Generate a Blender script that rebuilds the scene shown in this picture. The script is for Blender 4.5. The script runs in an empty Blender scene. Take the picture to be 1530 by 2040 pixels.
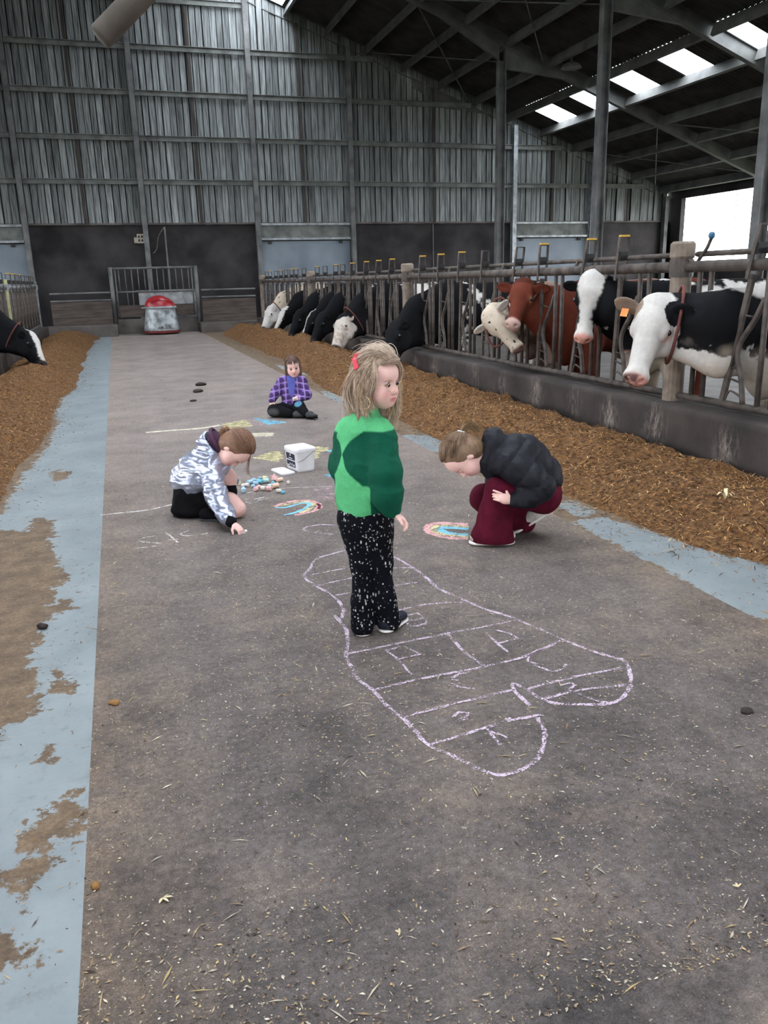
import bpy, math, random
import numpy as np
from mathutils import Matrix, Vector
PI = math.pi
scene = bpy.context.scene
COL = scene.collection

# ------------------------------------------------------------------ camera
F_PX = 1622.8
PITCH, ROLL, YAW = math.radians(15.904), math.radians(1.492), math.radians(17.316)
def camera_axes():
    fwd = np.array([math.sin(YAW)*math.cos(PITCH), math.cos(YAW)*math.cos(PITCH), -math.sin(PITCH)])
    right = np.array([math.cos(YAW), -math.sin(YAW), 0.0])
    down = np.cross(fwd, right)
    r2 = math.cos(ROLL)*right + math.sin(ROLL)*down
    d2 = -math.sin(ROLL)*right + math.cos(ROLL)*down
    return r2, d2, fwd
_r, _d, _f = camera_axes()
cd = bpy.data.cameras.new('camera')
cd.sensor_fit = 'HORIZONTAL'; cd.sensor_width = 36.0; cd.lens = F_PX/1530*36.0
cd.clip_start = 0.05; cd.clip_end = 500
cam = bpy.data.objects.new('camera', cd); COL.objects.link(cam)
mw = Matrix.Identity(4)
for i in range(3):
    mw[i][0] = _r[i]; mw[i][1] = -_d[i]; mw[i][2] = -_f[i]
mw[0][3], mw[1][3], mw[2][3] = 0, 0, 1.5
cam.matrix_world = mw
scene.camera = cam

# ------------------------------------------------------------------ world, exposure
SKY = 15.5
w = bpy.data.worlds.new('overcast_sky'); scene.world = w
w.use_nodes = True
bg = w.node_tree.nodes['Background']
bg.inputs[0].default_value = (0.92, 0.96, 1.0, 1); bg.inputs[1].default_value = SKY
scene.view_settings.view_transform = 'Standard'
scene.view_settings.look = 'None'
scene.view_settings.gamma = 1.0
scene.view_settings.use_curve_mapping = False
scene.view_settings.exposure = 0.0
scene.cycles.use_denoising = True
scene.cycles.max_bounces = 8
scene.cycles.diffuse_bounces = 5
scene.cycles.glossy_bounces = 3
scene.cycles.transparent_max_bounces = 12
scene.cycles.sample_clamp_indirect = 12
scene.cycles.caustics_reflective = False
scene.cycles.caustics_refractive = False

def portal(name, loc, rot, sx, sy):
    l = bpy.data.lights.new(name, 'AREA'); l.shape = 'RECTANGLE'; l.size = sx; l.size_y = sy
    l.cycles.is_portal = True
    o = bpy.data.objects.new(name, l); COL.objects.link(o)
    o.location = loc; o.rotation_euler = rot
    return o

# ------------------------------------------------------------------ helpers
def lin(r, g=None, b=None):
    if g is None: r, g, b = r
    f = lambda c: (c/255/12.92) if c/255 <= 0.04045 else ((c/255+0.055)/1.055)**2.4
    return (f(r), f(g), f(b))

def mat(name, c1, c2=None, scale=6.0, rough=0.75, metal=0.0, bump=0.0, bscale=60.0, stretch=(1, 1, 1), attr=None,
        spec=0.3, rand=0.0, detail=6.0, dist=0.01, contrast=(0.3, 0.7), sheen=0.0):
    """procedural material: noise between two colours, optional vertex colour, per-object tint and bump"""
    m = bpy.data.materials.new(name); m.use_nodes = True
    nt = m.node_tree; N = nt.nodes; L = nt.links
    b = N['Principled BSDF']
    b.inputs['Roughness'].default_value = rough; b.inputs['Metallic'].default_value = metal
    b.inputs['Specular IOR Level'].default_value = spec
    if sheen: b.inputs['Sheen Weight'].default_value = sheen
    tc = N.new('ShaderNodeTexCoord'); mp = N.new('ShaderNodeMapping'); mp.inputs['Scale'].default_value = stretch
    L.new(tc.outputs['Object'], mp.inputs['Vector'])
    vec = mp.outputs['Vector']
    if rand:
        oi = N.new('ShaderNodeObjectInfo'); vm = N.new('ShaderNodeVectorMath'); vm.operation = 'ADD'
        cmb = N.new('ShaderNodeCombineXYZ'); mul = N.new('ShaderNodeMath'); mul.operation = 'MULTIPLY'; mul.inputs[1].default_value = 57.0
        L.new(oi.outputs['Random'], mul.inputs[0]); L.new(mul.outputs[0], cmb.inputs[0]); L.new(mul.outputs[0], cmb.inputs[2])
        L.new(vec, vm.inputs[0]); L.new(cmb.outputs[0], vm.inputs[1]); vec = vm.outputs[0]
    nz = N.new('ShaderNodeTexNoise'); nz.inputs['Scale'].default_value = scale; nz.inputs['Detail'].default_value = detail
    L.new(vec, nz.inputs['Vector'])
    rp = N.new('ShaderNodeValToRGB')
    rp.color_ramp.elements[0].position = contrast[0]; rp.color_ramp.elements[1].position = contrast[1]
    if c2 is None: c2 = tuple(min(1, x*1.25) for x in c1); c1 = tuple(x*0.8 for x in c1)
    rp.color_ramp.elements[0].color = (*c1, 1); rp.color_ramp.elements[1].color = (*c2, 1)
    L.new(nz.outputs['Fac'], rp.inputs['Fac'])
    out = rp.outputs['Color']
    if attr:
        at = N.new('ShaderNodeAttribute'); at.attribute_name = attr
        mx = N.new('ShaderNodeMix'); mx.data_type = 'RGBA'; mx.blend_type = 'MULTIPLY'; mx.inputs['Factor'].default_value = 1
        L.new(at.outputs['Color'], mx.inputs['A']); L.new(out, mx.inputs['B']); out = mx.outputs['Result']
    if rand:
        hs = N.new('ShaderNodeHueSaturation'); mr = N.new('ShaderNodeMapRange')
        mr.inputs['To Min'].default_value = 1-rand; mr.inputs['To Max'].default_value = 1+rand
        L.new(oi.outputs['Random'], mr.inputs['Value']); L.new(mr.outputs[0], hs.inputs['Value']); L.new(out, hs.inputs['Color']); out = hs.outputs['Color']
    L.new(out, b.inputs['Base Color'])
    if bump:
        n2 = N.new('ShaderNodeTexNoise'); n2.inputs['Scale'].default_value = bscale; n2.inputs['Detail'].default_value = 5
        L.new(mp.outputs['Vector'], n2.inputs['Vector'])
        bp = N.new('ShaderNodeBump'); bp.inputs['Strength'].default_value = bump; bp.inputs['Distance'].default_value = dist
        L.new(n2.outputs['Fac'], bp.inputs['Height']); L.new(bp.outputs['Normal'], b.inputs['Normal'])
    return m

def plain(name, c, rough=0.6, metal=0.0, spec=0.4):
    return mat(name, tuple(x*0.92 for x in c), tuple(min(1, x*1.06) for x in c), scale=20, rough=rough, metal=metal, spec=spec)

def tag(o, label=None, cat=None, group=None, kind=None):
    if label: o['label'] = label
    if cat: o['category'] = cat
    if group: o['group'] = group
    if kind: o['kind'] = kind
    return o

def empty(name, loc=(0, 0, 0), rz=0.0, label=None, cat=None, group=None):
    o = bpy.data.objects.new(name, None); COL.objects.link(o)
    o.location = loc; o.rotation_euler = (0, 0, rz); o.empty_display_size = 0.1
    return tag(o, label, cat, group)

def mesh_obj(name, me, m, parent=None, loc=(0, 0, 0)):
    o = bpy.data.objects.new(name, me); COL.objects.link(o)
    o.location = loc
    if m is not None and len(me.materials) == 0: me.materials.append(m)
    if parent is not None: o.parent = parent
    return o

def make_mesh(name, V, Fc, smooth=False):
    me = bpy.data.meshes.new(name)
    me.from_pydata([tuple(map(float, v)) for v in V], [], [tuple(map(int, f)) for f in Fc])
    me.validate(); me.update()
    if smooth: me.shade_smooth()
    return me

def fast_mesh(name, V, Q, cols=None, smooth=False):
    """numpy verts (n,3), faces (m,k) constant k"""
    V = np.ascontiguousarray(V, np.float32); Q = np.ascontiguousarray(Q, np.int32)
    me = bpy.data.meshes.new(name); k = Q.shape[1]; m = len(Q)
    me.vertices.add(len(V)); me.vertices.foreach_set('co', V.ravel())
    me.loops.add(m*k); me.loops.foreach_set('vertex_index', Q.ravel())
    me.polygons.add(m); me.polygons.foreach_set('loop_start', np.arange(0, m*k, k, dtype=np.int32))
    if cols is not None:
        a = me.color_attributes.new('Col', 'FLOAT_COLOR', 'POINT')
        c4 = np.ones((len(V), 4), np.float32); c4[:, :3] = cols
        a.data.foreach_set('color', c4.ravel())
    me.update(calc_edges=True); me.validate()
    if smooth: me.shade_smooth()
    return me

def add_float(me, name, vals):
    a = me.attributes.new(name, 'FLOAT', 'POINT'); a.data.foreach_set('value', np.asarray(vals, np.float32))

class MB:
    """collects simple solids into one mesh"""
    def __init__(s): s.V = []; s.F = []
    def add(s, V, Fc):
        n = len(s.V); s.V += [tuple(v) for v in V]; s.F += [tuple(i+n for i in f) for f in Fc]; return s
    def box(s, c, sz, bev=0.0):
        x, y, z = c; a, b, h = sz[0]/2, sz[1]/2, sz[2]/2
        V = [(x+i*a, y+j*b, z+k*h) for k in (-1, 1) for j in (-1, 1) for i in (-1, 1)]
        return s.add(V, [(0, 2, 3, 1), (4, 5, 7, 6), (0, 1, 5, 4), (2, 6, 7, 3), (0, 4, 6, 2), (1, 3, 7, 5)])
    def beam(s, p0, p1, wd, ht, up=(0, 0, 1)):
        p0 = Vector(p0); p1 = Vector(p1); d = (p1-p0).normalized(); u = Vector(up)
        r = d.cross(u).normalized(); u = r.cross(d).normalized()
        V = [p + r*(i*wd/2) + u*(j*ht/2) for p in (p0, p1) for j in (-1, 1) for i in (-1, 1)]
        return s.add(V, [(0, 1, 3, 2), (4, 6, 7, 5), (0, 4, 5, 1), (2, 3, 7, 6), (0, 2, 6, 4), (1, 5, 7, 3)])
    def ibeam(s, p0, p1, wd, ht, t=0.02, up=(0, 0, 1)):
        p0 = Vector(p0); p1 = Vector(p1); d = (p1-p0).normalized(); u = Vector(up)
        r = d.cross(u).normalized(); u = r.cross(d).normalized(); o = u*(ht/2-t/2)
        s.beam(p0+o, p1+o, wd, t, up); s.beam(p0-o, p1-o, wd, t, up); s.beam(p0, p1, t, ht-2*t, up); return s
    def tube(s, pts, r, n=8, cap=True):
        pts = [Vector(p) for p in pts]; rr = r if isinstance(r, (list, tuple)) else [r]*len(pts)
        V = []; ref = None
        for i, p in enumerate(pts):
            d = (pts[min(i+1, len(pts)-1)]-pts[max(i-1, 0)]).normalized()
            if ref is None:
                ref = Vector((0, 0, 1)) if abs(d.z) < 0.9 else Vector((1, 0, 0))
            a = (ref - d*ref.dot(d)).normalized(); ref = a; b = d.cross(a)
            for k in range(n):
                t = 2*PI*k/n; V.append(p + a*(rr[i]*math.cos(t)) + b*(rr[i]*math.sin(t)))
        Fc = [(i*n+k, i*n+(k+1) % n, (i+1)*n+(k+1) % n, (i+1)*n+k) for i in range(len(pts)-1) for k in range(n)]
        if cap: Fc += [tuple(range(n-1, -1, -1)), tuple(range((len(pts)-1)*n, len(pts)*n))]
        return s.add(V, Fc)
    def lathe(s, prof, n=24, c=(0, 0, 0), sx=1.0, sy=1.0):
        V = [(c[0]+r*sx*math.cos(2*PI*k/n), c[1]+r*sy*math.sin(2*PI*k/n), c[2]+z) for r, z in prof for k in range(n)]
        Fc = [(i*n+k, i*n+(k+1) % n, (i+1)*n+(k+1) % n, (i+1)*n+k) for i in range(len(prof)-1) for k in range(n)]
        Fc += [tuple(range(n-1, -1, -1)), tuple(range((len(prof)-1)*n, len(prof)*n))]
        return s.add(V, Fc)
    def prism(s, poly, y0, y1, ax=1):
        """polygon in the two other axes extruded along axis ax"""
        n = len(poly); V = []
        for y in (y0, y1):
            for p in poly:
                v = [0, 0, 0]; o = [i for i in range(3) if i != ax]; v[o[0]] = p[0]; v[o[1]] = p[1]; v[ax] = y; V.append(v)
        Fc = [(i, (i+1) % n, n+(i+1) % n, n+i) for i in range(n)] + [tuple(range(n-1, -1, -1)), tuple(range(n, 2*n))]
        return s.add(V, Fc)
    def mesh(s, name, smooth=False): return make_mesh(name, s.V, s.F, smooth)
    def build(s, name, m, parent=None, loc=(0, 0, 0), smooth=False):
        return mesh_obj(name, s.mesh(name, smooth), m, parent, loc)

def struct(o): o['kind'] = 'structure'; return o

# value noise in numpy, for shapes
_prm = np.random.RandomState(7).rand(64, 64, 64).astype(np.float32)
def vnoise(P):
    P = np.asarray(P, np.float32); i = np.floor(P).astype(int); f = P-i; f = f*f*(3-2*f); i &= 63; j = (i+1) & 63
    x0, y0, z0 = i.T; x1, y1, z1 = j.T; fx, fy, fz = f.T
    L = lambda a, b, t: a+(b-a)*t
    return L(L(L(_prm[x0, y0, z0], _prm[x1, y0, z0], fx), L(_prm[x0, y1, z0], _prm[x1, y1, z0], fx), fy),
             L(L(_prm[x0, y0, z1], _prm[x1, y0, z1], fx), L(_prm[x0, y1, z1], _prm[x1, y1, z1], fx), fy), fz)
def fbm(P, oct=4):
    P = np.asarray(P, np.float32); s = 0; a = 0.5; t = 0
    for k in range(oct): s = s+a*vnoise(P*(2**k)+k*11.3); t += a; a *= 0.5
    return s/t
def poly_sd(px, py, poly):
    """signed distance to polygon, positive inside"""
    d = np.full(px.shape, 1e9); ins = np.zeros(px.shape, bool); n = len(poly)
    for i in range(n):
        ax, ay = poly[i]; bx, by = poly[(i+1) % n]
        ex, ey = bx-ax, by-ay; t = np.clip(((px-ax)*ex+(py-ay)*ey)/(ex*ex+ey*ey+1e-12), 0, 1)
        d = np.minimum(d, np.hypot(px-ax-t*ex, py-ay-t*ey))
        c = (ay > py) != (by > py)
        ins ^= c & (px < ax+(py-ay)*ex/(ey if abs(ey) > 1e-9 else 1e-9))
    return np.where(ins, d, -d)
DIRT_LEFT = [[(-1.557, 6.067), (-0.587, 5.422), (-0.544, 5.235), (-0.412, 4.468), (-0.449, 4.246), (-0.447, 4.066), (-0.364, 4.125), (-0.342, 3.991), (-0.465, 3.894), (-0.483, 3.562), (-0.492, 3.362), (-0.435, 3.073), (-0.418, 2.966), (-0.466, 2.927), (-0.517, 2.854), (-0.883, 2.935)], [(-0.416, 3.263), (-0.392, 3.315), (-0.346, 3.236), (-0.334, 3.077), (-0.312, 3.078), (-0.362, 3.054), (-0.407, 3.088)], [(-0.421, 2.726), (-0.366, 2.706), (-0.351, 2.641), (-0.291, 2.642), (-0.366, 2.578)], [(-0.372, 2.303), (-0.357, 2.341), (-0.308, 2.349), (-0.259, 2.405), (-0.25, 2.252), (-0.242, 2.188), (-0.294, 2.093), (-0.331, 2.15), (-0.321, 2.06), (-0.379, 2.035), (-0.419, 2.064), (-0.41, 2.156)], [(-0.437, 2.301), (-0.403, 2.306), (-0.385, 2.251), (-0.419, 2.251)], [(-0.429, 1.978), (-0.415, 2.022), (-0.346, 2.012), (-0.371, 1.939), (-0.405, 1.924)], [(-0.503, 1.879), (-0.39, 1.831), (-0.369, 1.727), (-0.352, 1.662), (-0.4, 1.671), (-0.49, 1.793)], [(-0.452, 2.075), (-0.435, 2.069), (-0.433, 2.018), (-0.445, 2.013)], [(-0.692, 7.423), (-0.52, 7.244), (-0.526, 6.952), (-0.64, 6.946)], [(-0.714, 5.847), (-0.561, 5.718), (-0.518, 5.279), (-0.665, 5.284)]]
BLUE_RIGHT = [[(2.732, 4.81), (2.839, 4.793), (2.821, 4.474), (2.742, 4.344), (2.702, 4.524)], [(2.597, 4.344), (2.83, 4.369), (2.951, 3.863), (2.988, 3.598), (3.171, 3.197), (2.658, 2.645), (2.543, 2.761), (2.523, 2.869), (2.569, 3.067), (2.608, 3.48), (2.58, 3.668), (2.601, 4.005)], [(2.438, 7.669), (2.638, 7.634), (2.982, 7.411), (2.831, 6.505), (2.71, 6.56), (2.609, 6.726), (2.459, 6.843)], [(2.666, 11.413), (2.933, 11.027), (2.941, 10.302), (2.789, 9.556), (2.533, 9.552), (2.521, 10.524)], [(2.787, 15.607), (2.997, 14.746), (3.173, 13.527), (2.977, 13.06), (2.715, 14.72)]]
HOP = [[(1.153, 4.35), (0.928, 4.256), (0.854, 4.114), (0.794, 3.996), (0.82, 3.852), (0.871, 3.672), (0.875, 3.504), (0.84, 3.394)], [(0.816, 3.434), (0.824, 3.269), (0.794, 3.118), (0.756, 3.007), (0.748, 2.893), (0.747, 2.783), (0.774, 2.679), (0.792, 2.527), (0.814, 2.456), (0.825, 2.357), (0.84, 2.254), (0.886, 2.176), (0.933, 2.086), (0.973, 2.029), (1.017, 2.016), (1.084, 2.031), (1.146, 2.067), (1.195, 2.125), (1.242, 2.204), (1.261, 2.291)], [(1.153, 4.35), (1.264, 4.281), (1.329, 4.14), (1.376, 3.927), (1.39, 3.741), (1.392, 3.573), (1.439, 3.433), (1.492, 3.266), (1.582, 3.094), (1.663, 2.841), (1.709, 2.721), (1.755, 2.63), (1.794, 2.568), (1.769, 2.488), (1.704, 2.384), (1.626, 2.314), (1.547, 2.286), (1.463, 2.313), (1.363, 2.363), (1.331, 2.433), (1.298, 2.546), (1.272, 2.484), (1.277, 2.367)], [(0.803, 4.004), (1.066, 4.038), (1.199, 3.976), (1.372, 3.916)], [(0.83, 3.841), (1.023, 3.886)], [(0.884, 3.677), (0.968, 3.686)], [(1.107, 3.685), (1.196, 3.697), (1.321, 3.7)], [(1.109, 3.382), (1.214, 3.405), (1.358, 3.391), (1.466, 3.349)], [(0.761, 3.018), (0.994, 3.042), (1.23, 3.059), (1.576, 3.081)], [(0.78, 2.683), (0.96, 2.704), (1.253, 2.715), (1.437, 2.738), (1.653, 2.823)], [(0.814, 2.456), (1.04, 2.483), (1.276, 2.503)], [(0.844, 2.256), (1.07, 2.293), (1.178, 2.305), (1.281, 2.302)], [(1.319, 2.487), (1.53, 2.512), (1.758, 2.514)], [(1.356, 2.404), (1.522, 2.411), (1.696, 2.387)], [(1.23, 3.059), (1.228, 2.878), (1.253, 2.715)], [(1.483, 2.396), (1.52, 2.324), (1.552, 2.293)]]
GLYPHS = [[[(0.927, 3.004), (0.946, 2.9), (0.955, 2.748)], [(0.946, 2.9), (1.05, 2.909), (1.006, 3.012), (0.928, 2.991)]], [[(1.393, 3.01), (1.39, 2.892), (1.397, 2.802)], [(1.39, 2.892), (1.494, 2.905), (1.487, 2.961), (1.444, 3.018)]], [[(1.096, 3.31), (1.184, 3.322), (1.194, 3.258), (1.11, 3.246), (1.094, 3.208), (1.132, 3.18), (1.179, 3.196), (1.204, 3.245)]], [[(1.093, 2.671), (1.133, 2.693), (1.175, 2.692)], [(1.086, 2.661), (1.112, 2.642)], [(1.072, 2.63), (1.094, 2.587), (1.143, 2.562)]], [[(0.983, 2.394), (1.013, 2.418), (1.046, 2.406), (1.032, 2.385), (0.988, 2.369), (1.029, 2.368)]], [[(1.065, 2.282), (1.063, 2.221), (1.063, 2.173)], [(1.064, 2.27), (1.103, 2.209)], [(1.097, 2.291), (1.173, 2.324)]], [[(1.539, 2.773), (1.461, 2.741), (1.431, 2.694), (1.461, 2.659)], [(1.44, 2.66), (1.482, 2.578), (1.531, 2.588), (1.565, 2.62)]], [[(1.448, 2.469), (1.499, 2.477), (1.508, 2.453), (1.461, 2.43), (1.475, 2.409)]]]
L_lane_line = [[(-0.255, 5.708), (0.044, 5.706), (0.237, 5.795)]]
L_writing = [[(0.084, 5.057), (0.006, 5.039), (-0.015, 4.983), (0.017, 4.948), (0.107, 4.885)], [(0.146, 5.1), (0.176, 4.987), (0.203, 4.862)], [(0.145, 4.934), (0.213, 4.932)], [(0.294, 5.091), (0.245, 5.059), (0.237, 5.012), (0.276, 4.979), (0.396, 4.98)], [(-0.052, 4.842), (0.009, 4.844), (0.078, 4.841)]]
L_top_line = [[(0.161, 8.943), (0.411, 8.952), (0.73, 8.95), (0.962, 9.058)]]
L_equals = [[(0.739, 5.724), (0.775, 5.739)], [(0.799, 5.703), (0.883, 5.738)], [(0.813, 5.665), (0.902, 5.692)], [(0.732, 5.657), (0.74, 5.626), (0.763, 5.607), (0.811, 5.617)]]
L_thin = [[(1.039, 5.943), (1.152, 5.923), (1.283, 5.886), (1.416, 5.853)], [(0.778, 5.914), (0.827, 5.916)]]
L_bigc = [[(1.183, 4.846), (1.102, 4.891), (1.008, 4.883), (0.976, 4.826), (1.032, 4.735), (1.135, 4.659)]]
L_r1_pink = [[(0.903, 5.439), (0.973, 5.512), (1.099, 5.543), (1.178, 5.478), (1.197, 5.366), (1.146, 5.247), (1.059, 5.197), (0.986, 5.177)], [(1.205, 5.414), (1.2, 5.324), (1.173, 5.266)]]
L_r1_yellow = [[(0.939, 5.444), (1.007, 5.477), (1.114, 5.494), (1.163, 5.432), (1.159, 5.372), (1.095, 5.269), (1.03, 5.219)]]
L_r1_blue = [[(0.902, 5.42), (0.969, 5.391), (1.085, 5.454), (1.134, 5.444), (1.136, 5.392), (1.072, 5.298), (0.987, 5.227), (0.924, 5.21)]]
L_r2_pink = [[(1.97, 4.539), (1.816, 4.634), (1.737, 4.616), (1.692, 4.539), (1.7, 4.418), (1.787, 4.311), (1.856, 4.279)]]
L_r2_yellow = [[(1.95, 4.493), (1.811, 4.58), (1.746, 4.558), (1.723, 4.487), (1.755, 4.401), (1.869, 4.308)]]
L_r2_blue = [[(1.93, 4.447), (1.821, 4.527), (1.774, 4.519), (1.77, 4.459), (1.824, 4.38), (1.884, 4.343)]]
P_flag_yellow = [(0.969, 9.119), (1.277, 9.326), (1.294, 8.833), (0.984, 8.776)]
P_flag_pink = [(1.265, 9.308), (1.379, 9.428), (1.487, 8.845), (1.292, 8.823)]
P_flag_blue = [(1.371, 9.396), (1.686, 8.899), (1.461, 8.836)]
P_bar = [(1.142, 8.417), (1.412, 8.336), (1.371, 8.15), (1.117, 8.198)]
P_yel_a = [(1.024, 7.17), (1.109, 7.25), (1.217, 7.341), (1.313, 7.351), (1.259, 7.03), (1.189, 6.899), (1.108, 7.016), (1.06, 7.071)]
P_yel_b = [(1.569, 7.398), (1.669, 7.408), (1.743, 7.337), (1.732, 7.212), (1.635, 7.15), (1.596, 7.011), (1.515, 6.849), (1.584, 7.191)]
P_dab_a = [(1.716, 7.202), (1.768, 7.178), (1.75, 7.107), (1.708, 7.141)]
P_dab_b = [(1.464, 6.245), (1.503, 6.256), (1.48, 6.178), (1.457, 6.18)]
P_pink = [(1.268, 5.82), (1.349, 5.857), (1.416, 5.853), (1.389, 5.651), (1.343, 5.482), (1.262, 5.474), (1.204, 5.509)]
STICKS = [(0.7, 6.094, 'w', 1), (0.755, 6.282, 'b', 0.9), (0.754, 6.181, 'y', 1.5), (0.785, 6.118, 'w', 1), (0.812, 6.106, 'w', 1.1), (0.771, 6.058, 'l', 0.9), (0.758, 5.939, 'b', 1.4), (0.842, 6.181, 'b', 1.3), (0.88, 6.235, 'b', 1.2), (0.849, 6.054, 'b', 1), (0.882, 6.126, 'b', 1.2), (0.919, 6.16, 'B', 1.4), (0.937, 6.289, 'b', 1), (0.978, 6.276, 'y', 1.2), (0.884, 6.019, 'p', 1), (0.849, 5.935, 'p', 1.4), (0.906, 5.938, 'w', 1.4), (0.944, 5.905, 'p', 1.5), (0.972, 6.001, 'g', 1.2), (1.008, 6.078, 'B', 1.1), (1.035, 6.194, 'p', 1.7), (1.073, 6.164, 'o', 1.3), (1.003, 5.971, 'o', 1.6), (1.004, 5.821, 'w', 1.2), (1.025, 5.778, 'B', 1), (1.123, 6.059, 'w', 1), (0.908, 6.216, 'b', 1), (0.967, 6.164, 'g', 1.5)]
# ------------------------------------------------------------------ materials of the building
M_asphalt = None
def floor_material():
    m = bpy.data.materials.new('worn_asphalt'); m.use_nodes = True
    nt = m.node_tree; N = nt.nodes; L = nt.links; b = N['Principled BSDF']
    b.inputs['Roughness'].default_value = 0.9; b.inputs['Specular IOR Level'].default_value = 0.15
    tc = N.new('ShaderNodeTexCoord')
    def noise(sc, det=5, rough=0.6):
        n = N.new('ShaderNodeTexNoise'); n.inputs['Scale'].default_value = sc; n.inputs['Detail'].default_value = det; n.inputs['Roughness'].default_value = rough
        L.new(tc.outputs['Object'], n.inputs['Vector']); return n
    def ramp(src, p0, c0, p1, c1):
        r = N.new('ShaderNodeValToRGB'); r.color_ramp.elements[0].position = p0; r.color_ramp.elements[1].position = p1
        r.color_ramp.elements[0].color = (*c0, 1); r.color_ramp.elements[1].color = (*c1, 1); L.new(src, r.inputs['Fac']); return r.outputs['Color']
    def mix(f, a, bb, mode='MIX'):
        x = N.new('ShaderNodeMix'); x.data_type = 'RGBA'; x.blend_type = mode
        if isinstance(f, float): x.inputs['Factor'].default_value = f
        else: L.new(f, x.inputs['Factor'])
        L.new(a, x.inputs['A']); L.new(bb, x.inputs['B']); return x.outputs['Result']
    base = ramp(noise(3.0, 9, 0.72).outputs['Fac'], 0.3, lin(62, 58, 57), 0.7, lin(109, 100, 96))
    brown = ramp(noise(0.55, 5).outputs['Fac'], 0.0, lin(132, 116, 104), 1.0, lin(152, 134, 119))
    pm = ramp(noise(1.6, 9, 0.75).outputs['Fac'], 0.5, (0, 0, 0), 0.72, (0.7,)*3)
    c = mix(pm, base, brown)
    # light falloff painted into the colour with pale dusting, paler towards the far end
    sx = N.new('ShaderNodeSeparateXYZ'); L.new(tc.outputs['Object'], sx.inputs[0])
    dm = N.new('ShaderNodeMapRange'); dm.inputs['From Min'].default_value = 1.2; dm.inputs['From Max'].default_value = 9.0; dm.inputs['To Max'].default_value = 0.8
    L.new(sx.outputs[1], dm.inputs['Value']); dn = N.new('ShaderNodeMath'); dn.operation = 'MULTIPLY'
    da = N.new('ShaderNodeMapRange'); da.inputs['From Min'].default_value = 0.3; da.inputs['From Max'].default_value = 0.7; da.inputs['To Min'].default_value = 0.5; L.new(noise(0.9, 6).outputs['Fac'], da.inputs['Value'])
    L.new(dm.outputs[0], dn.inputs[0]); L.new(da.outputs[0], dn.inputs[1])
    # and a brown rim of trodden feed runs along both edges of the lane
    ex = N.new('ShaderNodeMath'); ex.operation = 'SUBTRACT'; ex.inputs[1].default_value = 1.17; L.new(sx.outputs[0], ex.inputs[0])
    ea = N.new('ShaderNodeMath'); ea.operation = 'ABSOLUTE'; L.new(ex.outputs[0], ea.inputs[0])
    em = N.new('ShaderNodeMapRange'); em.inputs['From Min'].default_value = 1.0; em.inputs['From Max'].default_value = 1.42; em.inputs['To Max'].default_value = 0.75; L.new(ea.outputs[0], em.inputs['Value'])
    en = N.new('ShaderNodeMath'); en.operation = 'MULTIPLY'; L.new(em.outputs[0], en.inputs[0]); L.new(ramp(noise(6, 8, 0.75).outputs['Fac'], 0.35, (0.1,)*3, 0.65, (1,)*3), en.inputs[1])
    c = mix(en.outputs[0], c, ramp(noise(20, 6, 0.8).outputs['Fac'], 0.3, lin(96, 80, 66), 0.7, lin(140, 118, 95)))
    dust_and_light = ramp(noise(3, 4).outputs['Fac'], 0.2, lin(142, 130, 124), 0.8, lin(164, 152, 145))
    c = mix(dn.outputs[0], c, dust_and_light)
    fine = ramp(noise(190, 6, 0.85).outputs['Fac'], 0.34, (0.35,)*3, 0.68, (1.5,)*3)
    c = mix(0.8, c, fine, 'MULTIPLY')
    mid = ramp(noise(42, 6, 0.8).outputs['Fac'], 0.32, (0.55,)*3, 0.68, (1.4,)*3)
    c = mix(0.85, c, mid, 'MULTIPLY')
    vo = N.new('ShaderNodeTexVoronoi'); vo.inputs['Scale'].default_value = 95; L.new(tc.outputs['Object'], vo.inputs['Vector'])
    sp = ramp(vo.outputs['Distance'], 0.12, (1, 1, 1), 0.26, (0, 0, 0))
    gate = ramp(noise(30, 2).outputs['Fac'], 0.52, (0, 0, 0), 0.60, (0.75,)*3)
    spm = mix(1.0, sp, gate, 'MULTIPLY')
    tan = ramp(noise(40, 1).outputs['Fac'], 0.3, lin(150, 128, 100), 0.7, lin(196, 182, 160))
    c = mix(spm, c, tan)
    L.new(c, b.inputs['Base Color'])
    bp = N.new('ShaderNodeBump'); bp.inputs['Strength'].default_value = 0.4; bp.inputs['Distance'].default_value = 0.004
    L.new(noise(160, 6, 0.8).outputs['Fac'], bp.inputs['Height']); L.new(bp.outputs['Normal'], b.inputs['Normal'])
    return m
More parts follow.
